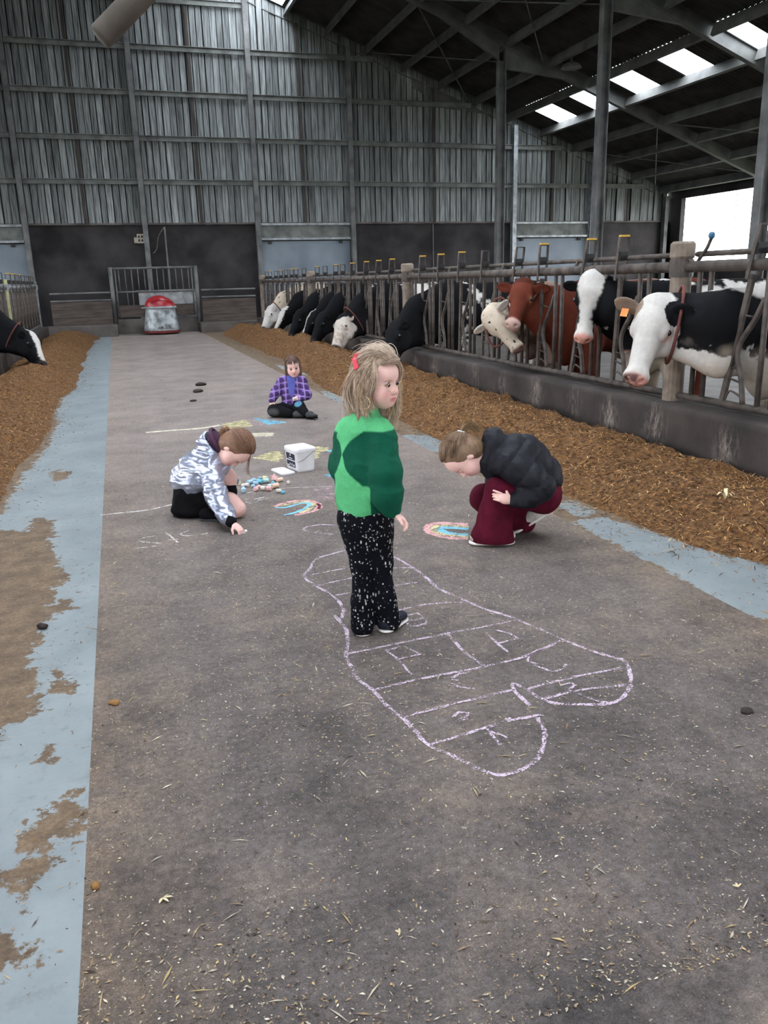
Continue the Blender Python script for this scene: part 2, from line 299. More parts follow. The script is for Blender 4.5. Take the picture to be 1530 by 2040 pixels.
def strip_material():
    """pale blue coated concrete; trodden feed dirt where the 'dirt' attribute says, with a ragged edge"""
    m = bpy.data.materials.new('blue_coated_concrete'); m.use_nodes = True
    nt = m.node_tree; N = nt.nodes; L = nt.links; b = N['Principled BSDF']
    b.inputs['Specular IOR Level'].default_value = 0.4
    tc = N.new('ShaderNodeTexCoord')
    def noise(sc, det=5, rough=0.6):
        n = N.new('ShaderNodeTexNoise'); n.inputs['Scale'].default_value = sc; n.inputs['Detail'].default_value = det; n.inputs['Roughness'].default_value = rough
        L.new(tc.outputs['Object'], n.inputs['Vector']); return n
    def ramp(src, p0, c0, p1, c1):
        r = N.new('ShaderNodeValToRGB'); r.color_ramp.elements[0].position = p0; r.color_ramp.elements[1].position = p1
        r.color_ramp.elements[0].color = (*c0, 1); r.color_ramp.elements[1].color = (*c1, 1); L.new(src, r.inputs['Fac']); return r.outputs['Color']
    def mix(f, a, bb, mode='MIX'):
        x = N.new('ShaderNodeMix'); x.data_type = 'RGBA'; x.blend_type = mode
        if isinstance(f, float): x.inputs['Factor'].default_value = f
        else: L.new(f, x.inputs['Factor'])
        L.new(a, x.inputs['A']); L.new(bb, x.inputs['B']); return x.outputs['Result']
    blue = ramp(noise(2.2, 6).outputs['Fac'], 0.25, lin(106, 114, 117), 0.75, lin(134, 141, 143))
    scuff = ramp(noise(14, 6, 0.7).outputs['Fac'], 0.55, (1, 1, 1), 0.8, (0.62, 0.6, 0.58))
    blue = mix(0.9, blue, scuff, 'MULTIPLY')
    dirt = ramp(noise(9, 6, 0.7).outputs['Fac'], 0.3, lin(80, 66, 53), 0.72, lin(126, 105, 82))
    fl = ramp(noise(60, 4, 0.8).outputs['Fac'], 0.35, (0.6,)*3, 0.7, (1.35,)*3)
    dirt = mix(0.8, dirt, fl, 'MULTIPLY')
    at = N.new('ShaderNodeAttribute'); at.attribute_name = 'dirt'
    n1 = noise(11, 7, 0.7)
    a = N.new('ShaderNodeMath'); a.operation = 'MULTIPLY_ADD'; a.inputs[1].default_value = 0.34; a.inputs[2].default_value = -0.17
    L.new(n1.outputs['Fac'], a.inputs[0])
    s = N.new('ShaderNodeMath'); s.operation = 'ADD'; L.new(at.outputs['Fac'], s.inputs[0]); L.new(a.outputs[0], s.inputs[1])
    mr = N.new('ShaderNodeMapRange'); mr.interpolation_type = 'SMOOTHSTEP'
    mr.inputs['From Min'].default_value = -0.008; mr.inputs['From Max'].default_value = 0.012; L.new(s.outputs[0], mr.inputs['Value'])
    L.new(mix(mr.outputs[0], blue, dirt), b.inputs['Base Color'])
    rr = N.new('ShaderNodeMapRange'); rr.inputs['To Min'].default_value = 0.5; rr.inputs['To Max'].default_value = 0.9
    L.new(mr.outputs[0], rr.inputs['Value']); L.new(rr.outputs[0], b.inputs['Roughness'])
    bp = N.new('ShaderNodeBump'); bp.inputs['Strength'].default_value = 0.3; bp.inputs['Distance'].default_value = 0.006
    L.new(noise(45, 5).outputs['Fac'], bp.inputs['Height']); L.new(bp.outputs['Normal'], b.inputs['Normal'])
    return m
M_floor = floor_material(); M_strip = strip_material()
M_conc = mat('stained_concrete', lin(66, 60, 58), lin(104, 98, 94), scale=1.6, rough=0.9, bump=0.3, bscale=30)
M_wain = mat('sooty_concrete_wall', lin(26, 24, 25), lin(66, 62, 62), scale=0.9, rough=0.9, bump=0.25, bscale=20, contrast=(0.35, 0.8))
M_curb = mat('feed_kerb_concrete', lin(58, 52, 50), lin(98, 90, 86), scale=2.2, rough=0.8, bump=0.3, bscale=30)
M_pale = mat('limewash_scuff', lin(110, 104, 100), lin(150, 145, 140), scale=9, rough=0.9)
M_plank = mat('weathered_board', lin(66, 68, 67), lin(148, 152, 152), scale=3.0, rough=0.85, stretch=(9, 9, 0.5), rand=0.35, bump=0.4, bscale=6, contrast=(0.25, 0.8))
M_stud = mat('dark_timber_stud', lin(46, 42, 40), lin(72, 66, 62), scale=3, rough=0.9, stretch=(6, 6, 0.6))
M_girt = mat('dusty_girt_steel', lin(74, 76, 74), lin(112, 114, 110), scale=3, rough=0.7, metal=0.0)
M_galv = mat('galvanised_steel', lin(112, 116, 118), lin(160, 164, 166), scale=5, rough=0.5, metal=0.35)
M_steel = mat('dusty_column_steel', lin(70, 70, 70), lin(112, 112, 111), scale=2.5, rough=0.6, metal=0.2)
M_raft = mat('grey_rafter_paint', lin(68, 68, 67), lin(98, 98, 95), scale=2, rough=0.7)
M_roof = mat('dark_fibre_cement', lin(40, 38, 38), lin(62, 60, 58), scale=2, rough=0.95)
M_door = mat('grey_door_sheet', lin(92, 101, 110), lin(124, 133, 141), scale=0.8, rough=0.6)
M_grass = mat('outside_grass', lin(112, 114, 102), lin(140, 141, 130), scale=1.0, rough=0.95)
M_stable = mat('wet_stable_floor', lin(44, 40, 38), lin(86, 80, 74), scale=2.5, rough=0.6)
def skylight_material():
    m = bpy.data.materials.new('translucent_roof_sheet'); m.use_nodes = True
    nt = m.node_tree; N = nt.nodes; L = nt.links; N.remove(N['Principled BSDF'])
    t = N.new('ShaderNodeBsdfTransparent'); t.inputs[0].default_value = (0.92, 0.95, 1, 1)
    d = N.new('ShaderNodeBsdfTranslucent'); d.inputs[0].default_value = (0.85, 0.9, 0.95, 1)
    mx = N.new('ShaderNodeMixShader'); mx.inputs[0].default_value = 0.35
    L.new(t.outputs[0], mx.inputs[1]); L.new(d.outputs[0], mx.inputs[2]); L.new(mx.outputs[0], N['Material Output'].inputs['Surface'])
    return m
M_sky = skylight_material()

# ------------------------------------------------------------------ ground surfaces
XL, XR = -1.93, 4.25            # faces of the two feed kerbs
YF = 27.4                        # far kerb
def sheet(name, x0, x1, y0, y1, z, m, thick=0.05):
    o = MB().box(((x0+x1)/2, (y0+y1)/2, z-thick/2), (x1-x0, y1-y0, thick)).build(name, m); return struct(o)
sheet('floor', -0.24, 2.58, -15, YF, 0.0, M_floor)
def strip(name, x0, x1, sign):
    ys = np.concatenate([np.arange(-15, 1, 0.3), np.arange(1, 13, 0.035), np.arange(13, YF, 0.12), [YF]])
    xs = np.arange(x0, x1+1e-6, (x1-x0)/48)
    X, Y = np.meshgrid(xs, ys); n, k = X.shape
    dirt = np.full(X.shape, -0.15)
    if sign < 0:
        for p in DIRT_LEFT: dirt = np.maximum(dirt, poly_sd(X, Y, p))
        edge = -0.86 + 0.16*(fbm(np.stack([X*0+3.1, Y*0.8, X*0], -1).reshape(-1, 3)).reshape(X.shape)-0.5)*2
        dirt = np.maximum(dirt, np.where(Y > 6.0, edge-X-0.02, -0.15))
    else:
        b = np.full(X.shape, -0.2)
        for p in BLUE_RIGHT: b = np.maximum(b, poly_sd(X, Y, p))
        dirt = -b
    dirt = np.clip(dirt, -0.15, 0.2)
    V = np.stack([X, Y, np.zeros_like(X)], -1).reshape(-1, 3)
    i = np.arange(n*k).reshape(n, k)
    Q = np.stack([i[:-1, :-1], i[:-1, 1:], i[1:, 1:], i[1:, :-1]], -1).reshape(-1, 4)
    me = fast_mesh(name, V, Q); add_float(me, 'dirt', dirt.ravel())
    return struct(mesh_obj(name, me, M_strip))
strip('floor_strip_left', XL, -0.24, -1)
strip('floor_strip_right', 2.58, XR, 1)
sheet('floor_stable_left', -19.4, XL-0.35, -15, 30, 0.02, M_stable)
sheet('floor_stable_right', XR+0.35, 21.8, -15, 30, 0.02, M_stable)
sheet('floor_cross_alley', XL-0.35, XR+0.35, YF+1.2, 30, 0.02, M_stable)
sheet('ground_outside', -150, 150, -60, 200, -0.06, M_grass)

# ------------------------------------------------------------------ roof and frames
XC, ZR, SL = 1.2, 11.75, 0.36
def zr(x): return ZR - SL*abs(x-XC)
FRAMES = [30.0-5.6*i for i in range(9)]
Y0R, Y1R = -15.0, 30.4
roof = struct(empty('roof', (0, 0, 0)))
SKY_Y = [28.0-2.35*i for i in range(14)]
def corrugated(name, xa, xb, y0, y1, off, m, parent, pitch=0.18, amp=0.025):
    ys = np.arange(y0, y1+1e-6, pitch/4); xs = [xa, xb]
    V = []; 
    for x in xs:
        for y in ys: V.append((x, y, zr(x)+off+amp*math.sin(2*PI*y/pitch)))
    n = len(ys); Fc = [(i, i+1, n+i+1, n+i) for i in range(n-1)]
    me = make_mesh(name, V, Fc, True); return mesh_obj(name, me, m, parent)
for sgn in (1, -1):
    X = lambda u: XC+sgn*u
    rows = [(2.5, 5.05), (13.35, 14.75)]
    cuts = [0.55, 2.5, 5.05, 13.35, 14.75, 21.2]
    for a, b in zip(cuts[:-1], cuts[1:]):
        if (a, b) in rows:
            y = Y1R
            for c in (SKY_Y if a > 5 else ([29.3, 28.2, 27.1, 26.0] if sgn > 0 else [])+SKY_Y[4:]):  # upper row: extent made up, enlarged by the far wall to brighten it
                if y-(c+0.55) > 0.02: corrugated('roof_sheet', X(a), X(b), c+0.55, y, 0.34, M_roof, roof)
                corrugated('skylight_sheet', X(a-0.05), X(b+0.05), c-0.55, c+0.55, 0.35, M_sky, roof)
                y = c-0.55
            corrugated('roof_sheet', X(a), X(b), Y0R, y, 0.34, M_roof, roof)
        else:
            corrugated('roof_sheet', X(a), X(b), Y0R, Y1R, 0.34, M_roof, roof)
for sgn in (1, -1):
    corrugated('added_ridge_light_sheet', XC, XC+sgn*0.62, Y0R, 21.5, 0.40, M_sky, roof)  # unseen strip added for overhead light, stopped early to keep the wall unlit
    corrugated('ridge_cap', XC, XC+sgn*0.62, 21.5, Y1R, 0.40, M_roof, roof)
PUR = [2.27+1.36*i for i in range(15)]
pm = MB(); 
for k, yy in enumerate(FRAMES[:-1]):
    ya, yb = FRAMES[k+1], yy
    for sgn in (1, -1):
        for u in PUR:
            if sgn < 0 and (u > 9 or k > 3): continue
            x = XC+sgn*(u-XC)
            MB().beam((x, ya+0.12, zr(x)+0.17), (x, yb-0.12, zr(x)+0.17), 0.09, 0.28, (sgn*SL, 0, 1)).build('purlin', M_raft, roof)
for yy in FRAMES:
    for sgn in (1, -1):
        xe = XC+sgn*20.2
        r = MB(); r.ibeam((XC, yy, ZR+0.16), (xe, yy, zr(xe)+0.16), 0.17, 0.36, 0.025, (0, 0, 1))
        xc = XC+sgn*10.4
        for s2 in (-1, 1):     # haunches beside the column head
            xa, xb = xc+s2*0.1, xc+s2*2.2
            r.prism([(xa, zr(xa)-0.55), (xb, zr(xb)-0.0), (xa, zr(xa)+0.05)] if s2 > 0 else [(xa, zr(xa)-0.4), (xa, zr(xa)+0.05), (xb, zr(xb)+0.0)], yy-0.06, yy+0.06)
        r.build('rafter', M_raft, roof)
# wind bracing under the right slope
for k in range(2):
    ya, yb = FRAMES[k+1], FRAMES[k]
    for xa, xb in ((8.9, 13.0), (17.1, 21.1)):
        for s2 in (0, 1):
            p0 = (xa, ya if s2 else yb, zr(xa)+0.08); p1 = (xb, yb if s2 else ya, zr(xb)+0.08)
            MB().tube([p0, p1], 0.018, 6).build('wind_brace', M_girt, roof)

# ------------------------------------------------------------------ inner columns
cn = 0
for sgn in (1, -1):
    for yy in FRAMES[1:6]:
        x = XC+sgn*10.4
        if sgn < 0 and yy < 10: continue
        c = MB(); h = zr(x)-0.4
        c.ibeam((0, 0, 0), (0, 0, h), 0.2, 0.24, 0.02, (1, 0, 0))
        o = c.build('steel_column', M_steel, None, (x, yy, 0.02)); cn += 1
        names = {(1, 24.4): 'grey steel column standing nearest the far wall behind the cows', (1, 18.8): 'tall grey steel column in front of the skylights',
                 (1, 13.2): 'grey steel column at the right edge before the bright side opening'}
        tag(o, names.get((sgn, round(yy, 1)), 'grey steel roof column in the cow area, out of the main view'), 'column', 'inner roof columns')

# ------------------------------------------------------------------ far wall
YW = 30.0
wall = struct(MB().prism([(-19.4, 0), (21.8, 0), (21.8, 3.5), (-19.4, 3.5)], YW, YW+0.2).build('wall_back', M_wain))
POSTS = [-6.2, -2.5, 1.2, 4.98, 8.4, 14.75, 18.1, 21.5]
rng = random.Random(5)
x = -8.0; k = 0
while x < 21.6:
    wdt = 0.205+rng.uniform(-0.02, 0.03); xm = x+wdt/2
    top0, top1 = zr(x)+0.3, zr(min(x+wdt, 21.6))+0.3
    y0 = YW-0.02-rng.choice([0.0, 0.035, 0.035, 0.06])-rng.uniform(0, 0.008)
    g = rng.uniform(0.018, 0.045); zb = 3.5-rng.uniform(0.0, 0.04)
    p = MB().prism([(x, zb), (x+wdt-g, zb), (x+wdt-g, top1), (x, top0)], y0, y0+0.025)
    p.build('plank', M_plank, wall); x += wdt
# dark sheeting behind the boards
MB().prism([(-8, 3.4), (21.7, 3.4), (21.7, zr(21.7)+0.3), (XC, ZR+0.3), (-8, zr(-8)+0.3)], YW+0.03, YW+0.06).build('backing', M_roof, wall)
for i, px in enumerate(POSTS):
    MB().ibeam((px, YW-0.22, 0), (px, YW-0.22, zr(px)), 0.16, 0.2, 0.02, (0, 1, 0)).build('post', M_galv if px in (14.75, 18.1) else M_steel, wall)
for a, b in zip(POSTS[:-1], POSTS[1:]):
    for gz in (4.8, 6.13, 7.47, 8.8, 10.16):
        if gz < max(zr(a), zr(b))-0.25:
            bb = b-0.09
            if gz > zr(b): bb = XC+(ZR-gz)/SL-0.1
            aa = a+0.09
            if gz > zr(a) and a < XC: aa = XC-(ZR-gz)/SL+0.1
            if bb-aa < 0.3: continue
            g = MB().box(((aa+bb)/2, YW-0.17, gz), (bb-aa, 0.06, 0.16)); g.box(((aa+bb)/2, YW-0.22, gz+0.07), (bb-aa, 0.06, 0.02))
            g.build('girt', M_girt, wall)
    xm = (a+b)/2
    MB().box((xm, YW-0.13, (3.5+zr(xm))/2), (0.1, 0.05, zr(xm)-3.5)).build('stud', M_stud, wall)
MB().box((6.5, YW-0.05, 3.5), (30, 0.12, 0.06)).build('wainscot_cap', M_conc, wall)
for px in (11.55,):
    MB().box((px, YW-0.01, 1.75), (0.03, 0.03, 3.4)).build('joint', M_steel, wall)
DOORS = [(-6.1, -2.6), (5.08, 8.3), (14.85, 18.0)]
for i, (a, b) in enumerate(DOORS):
    d = MB().box(((a+b)/2, YW-0.06, 1.45), (b-a, 0.06, 2.9)).build('door_%d' % (i+1), M_door); struct(d)
    MB().box(((a+b)/2, YW-0.10, 3.22), (b-a, 0.06, 0.5)).build('lintel_sheet', M_girt, d)
    MB().box(((a+b)/2, YW-0.15, 3.46), (b-a, 0.14, 0.07)).build('lintel_flange', M_galv, d)
    MB().box(((a+b)/2, YW-0.15, 2.97), (b-a, 0.14, 0.07)).build('lintel_flange', M_galv, d)
    for q in (a+0.3, b-0.35): MB().box((q, YW-0.13, 2.86), (0.12, 0.08, 0.1)).build('hanger', M_roof, d)

# ------------------------------------------------------------------ long side walls with the open curtain side
for nm, x, sg in (('wall_right', 21.8, 1), ('wall_left', -19.4, -1)):
    s = MB().box((x+sg*0.1, 7.6, 0.75), (0.2, 45, 1.5)); s.box((x+sg*0.1, 29.65, 2.2), (0.2, 0.9, 4.4)); s.box((x+sg*0.05, 7.6, 4.45), (0.12, 45, 0.3))
    struct(s.build(nm, M_wain))
    for yy in FRAMES: struct(MB().ibeam((x-sg*0.15, yy, 0), (x-sg*0.15, yy, 4.4), 0.16, 0.2, 0.02, (1, 0, 0)).build('trim_%d' % (1 if sg > 0 else 2), M_steel))
# unseen near gable added to cut the front light; door opening sized for that
g = MB()
g.prism([(-19.4, 0), (-2.4, 0), (-2.4, 4.6), (4.8, 4.6), (4.8, 0), (21.8, 0), (21.8, zr(21.8)+0.3), (XC, ZR+0.3), (-19.4, zr(-19.4)+0.3)], Y0R, Y0R+0.1)
struct(g.build('wall_near_added', M_wain))
for i, yy in enumerate((28.05, 27.95, 26.2, 26.1)):
    o = MB().tube([(21.9, yy, 1.5), (21.9, yy, 4.4)], 0.015, 6).build('curtain_cable', M_steel)
    tag(o, ['farthest of four thin curtain cables', 'second farthest of four thin curtain cables', 'third of four thin curtain cables', 'nearest of four thin curtain cables'][i]+' in the bright side opening', 'cable', 'curtain cables in the side opening')

portal('portal_right', (21.7, 7.3, 2.95), (0, PI/2, 0), 2.9, 43.5)
portal('portal_left', (-19.3, 7.3, 2.95), (0, -PI/2, 0), 2.9, 43.5)
portal('portal_near', (1.2, Y0R+0.15, 2.3), (PI/2, 0, 0), 7.2, 4.6)
# ------------------------------------------------------------------ feed kerbs
M_fence = mat('dirty_fence_pipe', lin(48, 42, 39), lin(92, 83, 77), scale=9, rough=0.6, metal=0.15)
M_fenceg = mat('galvanised_fence_pipe', lin(84, 84, 86), lin(130, 132, 134), scale=8, rough=0.5, metal=0.3)
M_postc = mat('pale_muddy_post', lin(90, 79, 71), lin(140, 126, 113), scale=7, rough=0.8)
M_black = plain('black_rubber', lin(24, 23, 24), 0.6)
M_yellow = plain('yellow_plastic_clip', lin(190, 150, 50), 0.5)
M_bluek = plain('blue_plastic_knob', lin(46, 92, 120), 0.4)
def kerb_material():
    m = mat('feed_kerb', lin(34, 29, 28), lin(64, 56, 53), scale=2.4, rough=0.75, bump=0.3, bscale=30)
    nt = m.node_tree; N = nt.nodes; L = nt.links; b = N['Principled BSDF']
    src = b.inputs['Base Color'].links[0].from_socket
    at = N.new('ShaderNodeAttribute'); at.attribute_name = 'smear'
    nz = N.new('ShaderNodeTexNoise'); nz.inputs['Scale'].default_value = 14; nz.inputs['Detail'].default_value = 6; nz.inputs['Roughness'].default_value = 0.75
    mp = N.new('ShaderNodeMapping'); mp.inputs['Scale'].default_value = (1, 2.2, 0.7)
    tc = N.new('ShaderNodeTexCoord'); L.new(tc.outputs['Object'], mp.inputs[0]); L.new(mp.outputs[0], nz.inputs['Vector'])
    mr = N.new('ShaderNodeMapRange'); mr.inputs['From Min'].default_value = 0.45; mr.inputs['From Max'].default_value = 0.7
    L.new(nz.outputs['Fac'], mr.inputs['Value'])
    mu = N.new('ShaderNodeMath'); mu.operation = 'MULTIPLY'; L.new(at.outputs['Fac'], mu.inputs[0]); L.new(mr.outputs[0], mu.inputs[1])
    mx = N.new('ShaderNodeMix'); mx.data_type = 'RGBA'; mx.inputs['B'].default_value = (*lin(160, 148, 138), 1)
    L.new(mu.outputs[0], mx.inputs['Factor']); L.new(src, mx.inputs['A']); L.new(mx.outputs['Result'], b.inputs['Base Color'])
    return m
M_kerb = kerb_material()
def kerb(name, xf, xb, y0, y1, h, smears):
    sg = 1 if xb > xf else -1
    ys = np.arange(y0, y1, 0.04); zs = np.linspace(0, h-0.02, 12)
    prof = [(xf, z) for z in zs] + [(xf+sg*0.02, h), (xb, h), (xb, 0)]
    n, k = len(ys), len(prof)
    V = np.zeros((n, k, 3)); sm = np.zeros((n, k))
    for j, (x, z) in enumerate(prof): V[:, j, 0] = x; V[:, j, 2] = z
    V[:, :, 1] = ys[:, None]
    for yc, zc, a in smears:
        sm = np.maximum(sm, a*np.exp(-((V[:, :, 1]-yc)/0.11)**2-((V[:, :, 2]-zc)/0.14)**2))
    i = np.arange(n*k).reshape(n, k)
    Q = np.stack([i[:-1, :-1], i[:-1, 1:], i[1:, 1:], i[1:, :-1]], -1).reshape(-1, 4)
    if sg > 0: Q = Q[:, ::-1]
    me = fast_mesh(name, V.reshape(-1, 3), Q); add_float(me, 'smear', sm.ravel())
    return struct(mesh_obj(name, me, M_kerb))
rs = random.Random(3)
kerb('wall_feed_right', XR, XR+0.36, -3, 26.8, 0.45, [(26-0.75*i+rs.uniform(-.1, .1), rs.uniform(0.2, 0.3), rs.uniform(0.5, 1)) for i in range(36)])
kerb('wall_feed_left', XL, XL-0.36, -3, 25.9, 0.45, [(25-0.9*i, 0.25, 0.5) for i in range(20)])

# ------------------------------------------------------------------ feed fences with self-locking yokes
PITCH_U = 0.75
def smooth_path(pts, sub=4):
    out = []
    P = [Vector(p) for p in pts]
    for i in range(len(P)-1):
        p0 = P[max(i-1, 0)]; p1 = P[i]; p2 = P[i+1]; p3 = P[min(i+2, len(P)-1)]
        for s in range(sub):
            t = s/sub
            out.append(0.5*((2*p1)+(p2-p0)*t+(2*p0-5*p1+4*p2-p3)*t*t+(3*p1-p0-3*p2+p3)*t**3))
    out.append(P[-1]); return out
def unit_meshes(sfx):
    u = {}
    u['neck_bar'] = MB().tube([(0, 0, 0.5), (0, 0, 1.52)], 0.021, 8).mesh('neck_bar'+sfx, True)
    u['yoke'] = MB().tube(smooth_path([(0, -0.73, 1.30), (0, -0.64, 1.14), (0, -0.52, 0.98), (0, -0.5, 0.86), (0, -0.56, 0.72), (0, -0.6, 0.52)]), 0.021, 8).mesh('yoke'+sfx, True)
    for nm, ut, ub in (('closed', 0.45, 0.39), ('open', 0.60, 0.37)):
        k = MB(); k.beam((0, -ub, 0.5), (0, -(ub+(ut-ub)*0.93), 1.47), 0.03, 0.045, (0, 1, 0))
        u['lock_bar_'+nm] = k.mesh('lock_bar'+sfx)
        sl = (ut-ub)/1.0
        l = MB()
        for s in (-1, 1):
            l.beam((s*0.052, -ut+0.02, 1.44), (s*0.046, -ut-sl*0.3, 1.82), 0.014, 0.03, (0, 1, 0))
        l.beam((-0.053, -ut-sl*0.3, 1.815), (0.053, -ut-sl*0.3, 1.815), 0.03, 0.012)
        u['latch_'+nm] = l.mesh('latch'+sfx)
        u['latch_block_'+nm] = MB().box((0, -ut-sl*0.15, 1.655), (0.085, 0.05, 0.075)).mesh('latch_block'+sfx)
        u['clip_'+nm] = MB().box((0, -ut-sl*0.3, 1.828), (0.09, 0.04, 0.016)).mesh('clip'+sfx)
    for i, (ua, ub, za, zb) in enumerate(((0.44, 0.62, 1.19, 1.17), (0.4, 0.53, 0.79, 0.78), (0.4, 0.56, 0.71, 0.68))):
        u['rung_%d' % i] = MB().tube([(0, -ua, za), (0, -ub, zb)], 0.008, 6).mesh('rung'+sfx, True)
    u['foot_loop'] = MB().tube(smooth_path([(0, -0.39, 0.50), (0, -0.44, 0.60), (0, -0.5, 0.60), (0, -0.6, 0.56)]), 0.008, 6).mesh('foot_loop'+sfx, True)
    return u
for k_ in (U := unit_meshes('')): pass
def fence_bay(xf, y_far, y_near, label, seed, mpipe, flip=1, closed=(), n=9):
    root = empty('feed_fence', (xf, y_far, 0.0), 0.0, label, 'fence', 'feed fence bays')
    ln = y_far-y_near
    MB().tube([(0, -0.05, 1.54), (0, -ln+0.05, 1.54)], 0.044, 12).build('top_rail', mpipe, root, smooth=True)
    MB().tube([(0.05*flip, -0.12, 1.635), (0.05*flip, -ln+0.12, 1.635)], 0.022, 8).build('lock_rail', mpipe, root, smooth=True)
    MB().tube([(0, -0.05, 0.5), (0, -ln+0.05, 0.5)], 0.03, 8).build('bottom_rail', mpipe, root, smooth=True)
    r = random.Random(seed)
    def put(nm, me, m, y, par=root):
        if len(me.materials) == 0: me.materials.append(m)
        o = bpy.data.objects.new(nm, me); COL.objects.link(o); o.parent = par
        if par is root: o.location = (0, y, 0)
        return o
    for i in range(n):
        y = -0.24-PITCH_U*i
        if -y+0.14 > ln: break
        put('neck_bar', U['neck_bar'], mpipe, y); put('neck_bar', U['neck_bar'], mpipe, y-0.135)
        if -y+0.75 > ln: break
        st = 'closed' if (i in closed or r.random() < 0.45) else 'open'
        put('yoke', U['yoke'], mpipe, y)
        put('lock_bar', U['lock_bar_'+st], mpipe, y)
        la = put('latch', U['latch_'+st], mpipe, y)
        put('latch_block', U['latch_block_'+st], M_black, 0, la)
        if r.random() < 0.6: put('clip', U['clip_'+st], M_yellow, 0, la)
        for q in range(3): put('rung', U['rung_%d' % q], mpipe, y)
        put('foot_loop', U['foot_loop'], mpipe, y)
    for yb in (-ln*0.25, -ln*0.5, -ln*0.75):
        MB().beam((0, yb, 1.54), (0.05*flip, yb, 1.64), 0.03, 0.03, (0, 1, 0)).build('rail_bracket', mpipe, root)
    return root
RF = XR+0.2
PY = [26.45, 19.6, 12.7, 5.9, -0.95]
fl = ['brown pipe feed fence bay farthest away, ending at the far kerb', 'brown pipe feed fence bay where black cows feed with heads down',
      'brown pipe feed fence bay where the red-brown cow looks through', 'brown pipe feed fence bay nearest, at the right edge in front of the white-faced cow']
for i in range(4): fence_bay(RF, PY[i], PY[i+1], fl[i], i+2, M_fence, 1, closed=(1, 5, 7) if i == 2 else ())
pl_ = ['muddy pipe post at the far end of the right feed fence', 'muddy pale post of the right feed fence among the feeding cows', 'pale muddy post of the right feed fence behind the girl in green',
       'pale round post of the right feed fence beside the white-faced cow']
for i, y in enumerate(PY[:4]):
    h = 1.72
    p = empty('fence_post', (RF, y, 0.0), 0, pl_[i], 'post', 'right feed fence posts')
    MB().lathe([(0.085, 0.44), (0.085, h-0.12), (0.1, h-0.1), (0.1, h), (0.08, h+0.02)], 16).build('shaft', M_postc, p, smooth=False)
    MB().lathe([(0.096, 1.46), (0.096, 1.60)], 16).build('clamp', M_fence, p)
    MB().tube([(0, -0.08, 1.6), (-0.03, -0.16, 1.57), (-0.02, -0.2, 1.5)], 0.008, 6).build('shackle', M_fence, p)
# release lever with a blue knob on the nearest bay
lv = empty('release_lever', (RF+0.03, 5.62, 1.58), 0, 'release lever with a blue ball knob on the nearest fence rail', 'lever')
MB().tube([(0, 0.12, 0.0), (0, 0.02, 0.1), (0, -0.02, 0.17)], 0.014, 8).build('arm', M_fence, lv, smooth=True)
MB().lathe([(0.004, -0.028), (0.02, -0.022), (0.028, 0), (0.02, 0.022), (0.004, 0.028)], 14, (0, -0.02, 0.19)).build('knob', M_bluek, lv, smooth=True)
LF = XL-0.18
PYL = [25.6, 18.75, 11.9]
ll = ['galvanised left feed fence bay ending at the far kerb', 'galvanised left feed fence bay above the black and white feeding cow']
for i in range(2): fence_bay(LF, PYL[i], PYL[i+1], ll[i], i+20, M_fenceg, -1)
M_oldy = mat('old_yellow_green_paint', lin(128, 130, 92), lin(168, 166, 130), scale=6, rough=0.7)
for i, y in enumerate(PYL[:2]):
    p = empty('fence_post', (LF, y, 0), 0, ['galvanised end post of the left feed fence by the far kerb', 'yellow-green post of the left feed fence behind the feeding cow'][i], 'post', 'left feed fence posts')
    MB().lathe([(0.05, 0.44), (0.05, 1.7)], 12).build('shaft', [M_fenceg, M_oldy][i], p)
    MB().lathe([(0.07, 1.48), (0.07, 1.6)], 12).build('clamp', M_fenceg, p)

# ------------------------------------------------------------------ heaps of feed
M_feed = mat('chopped_feed', lin(50, 33, 19), lin(132, 94, 56), scale=34, rough=0.95, bump=0.9, bscale=55, dist=0.02, detail=8, contrast=(0.28, 0.72))
M_straw = mat('feed_strands', (0.9, 0.9, 0.9), (1, 1, 1), scale=20, rough=0.85, attr='Col')
def feed_height(X, Y, side):
    P = np.stack([X*1.0, Y*1.0, X*0], -1).reshape(-1, 3)
    n1 = fbm(P*1.4, 4).reshape(X.shape); n2 = fbm(P*5.5+9, 4).reshape(X.shape); n3 = fbm(P*16+3, 3).reshape(X.shape)
    e = (fbm(np.stack([X*0+1.7, Y*0.9, X*0], -1).reshape(-1, 3), 4).reshape(X.shape)-0.5)
    if side > 0:
        xe = np.interp(Y, [-1, 3.3, 3.65, 4.6, 5, 7.4, 9.5, 11.5, 14, 16.7, 23.8, 26.6], [3.25, 3.17, 3.02, 2.96, 2.9, 2.87, 2.86, 2.78, 2.95, 3.09, 3.0, 3.1])+0.22*e
        H = np.interp(Y, [-1, 4.3, 6, 10, 13, 20, 24, 26.6], [0.10, 0.13, 0.16, 0.27, 0.33, 0.36, 0.35, 0.25])
        t = (X-xe)/(XR-xe); crest = (3.6-2.9)/(XR-2.9)
    else:
        xe = np.interp(Y, [5.0, 6.4, 8, 9.8, 12, 14.5, 16.3, 23.3, 27], [-1.35, -0.97, -0.93, -0.82, -0.88, -0.72, -0.78, -0.78, -0.6])+0.26*e
        H = np.interp(Y, [5.0, 6.5, 8, 12, 24, 27], [0.02, 0.10, 0.17, 0.27, 0.3, 0.22])
        t = (xe-X)/(xe-XL); crest = 0.6
    up = np.clip(t/crest, 0, 1); dn = np.clip((t-crest)/(1-crest), 0, 1)
    prof = (up**0.75)*(1-0.45*dn)
    h = H*prof*(0.6+0.8*n1)+np.clip(up*4, 0, 1)*(0.13*(n2-0.45)+0.05*(n3-0.5))
    h = np.where(t < 0, t*0.4, h)
    return h
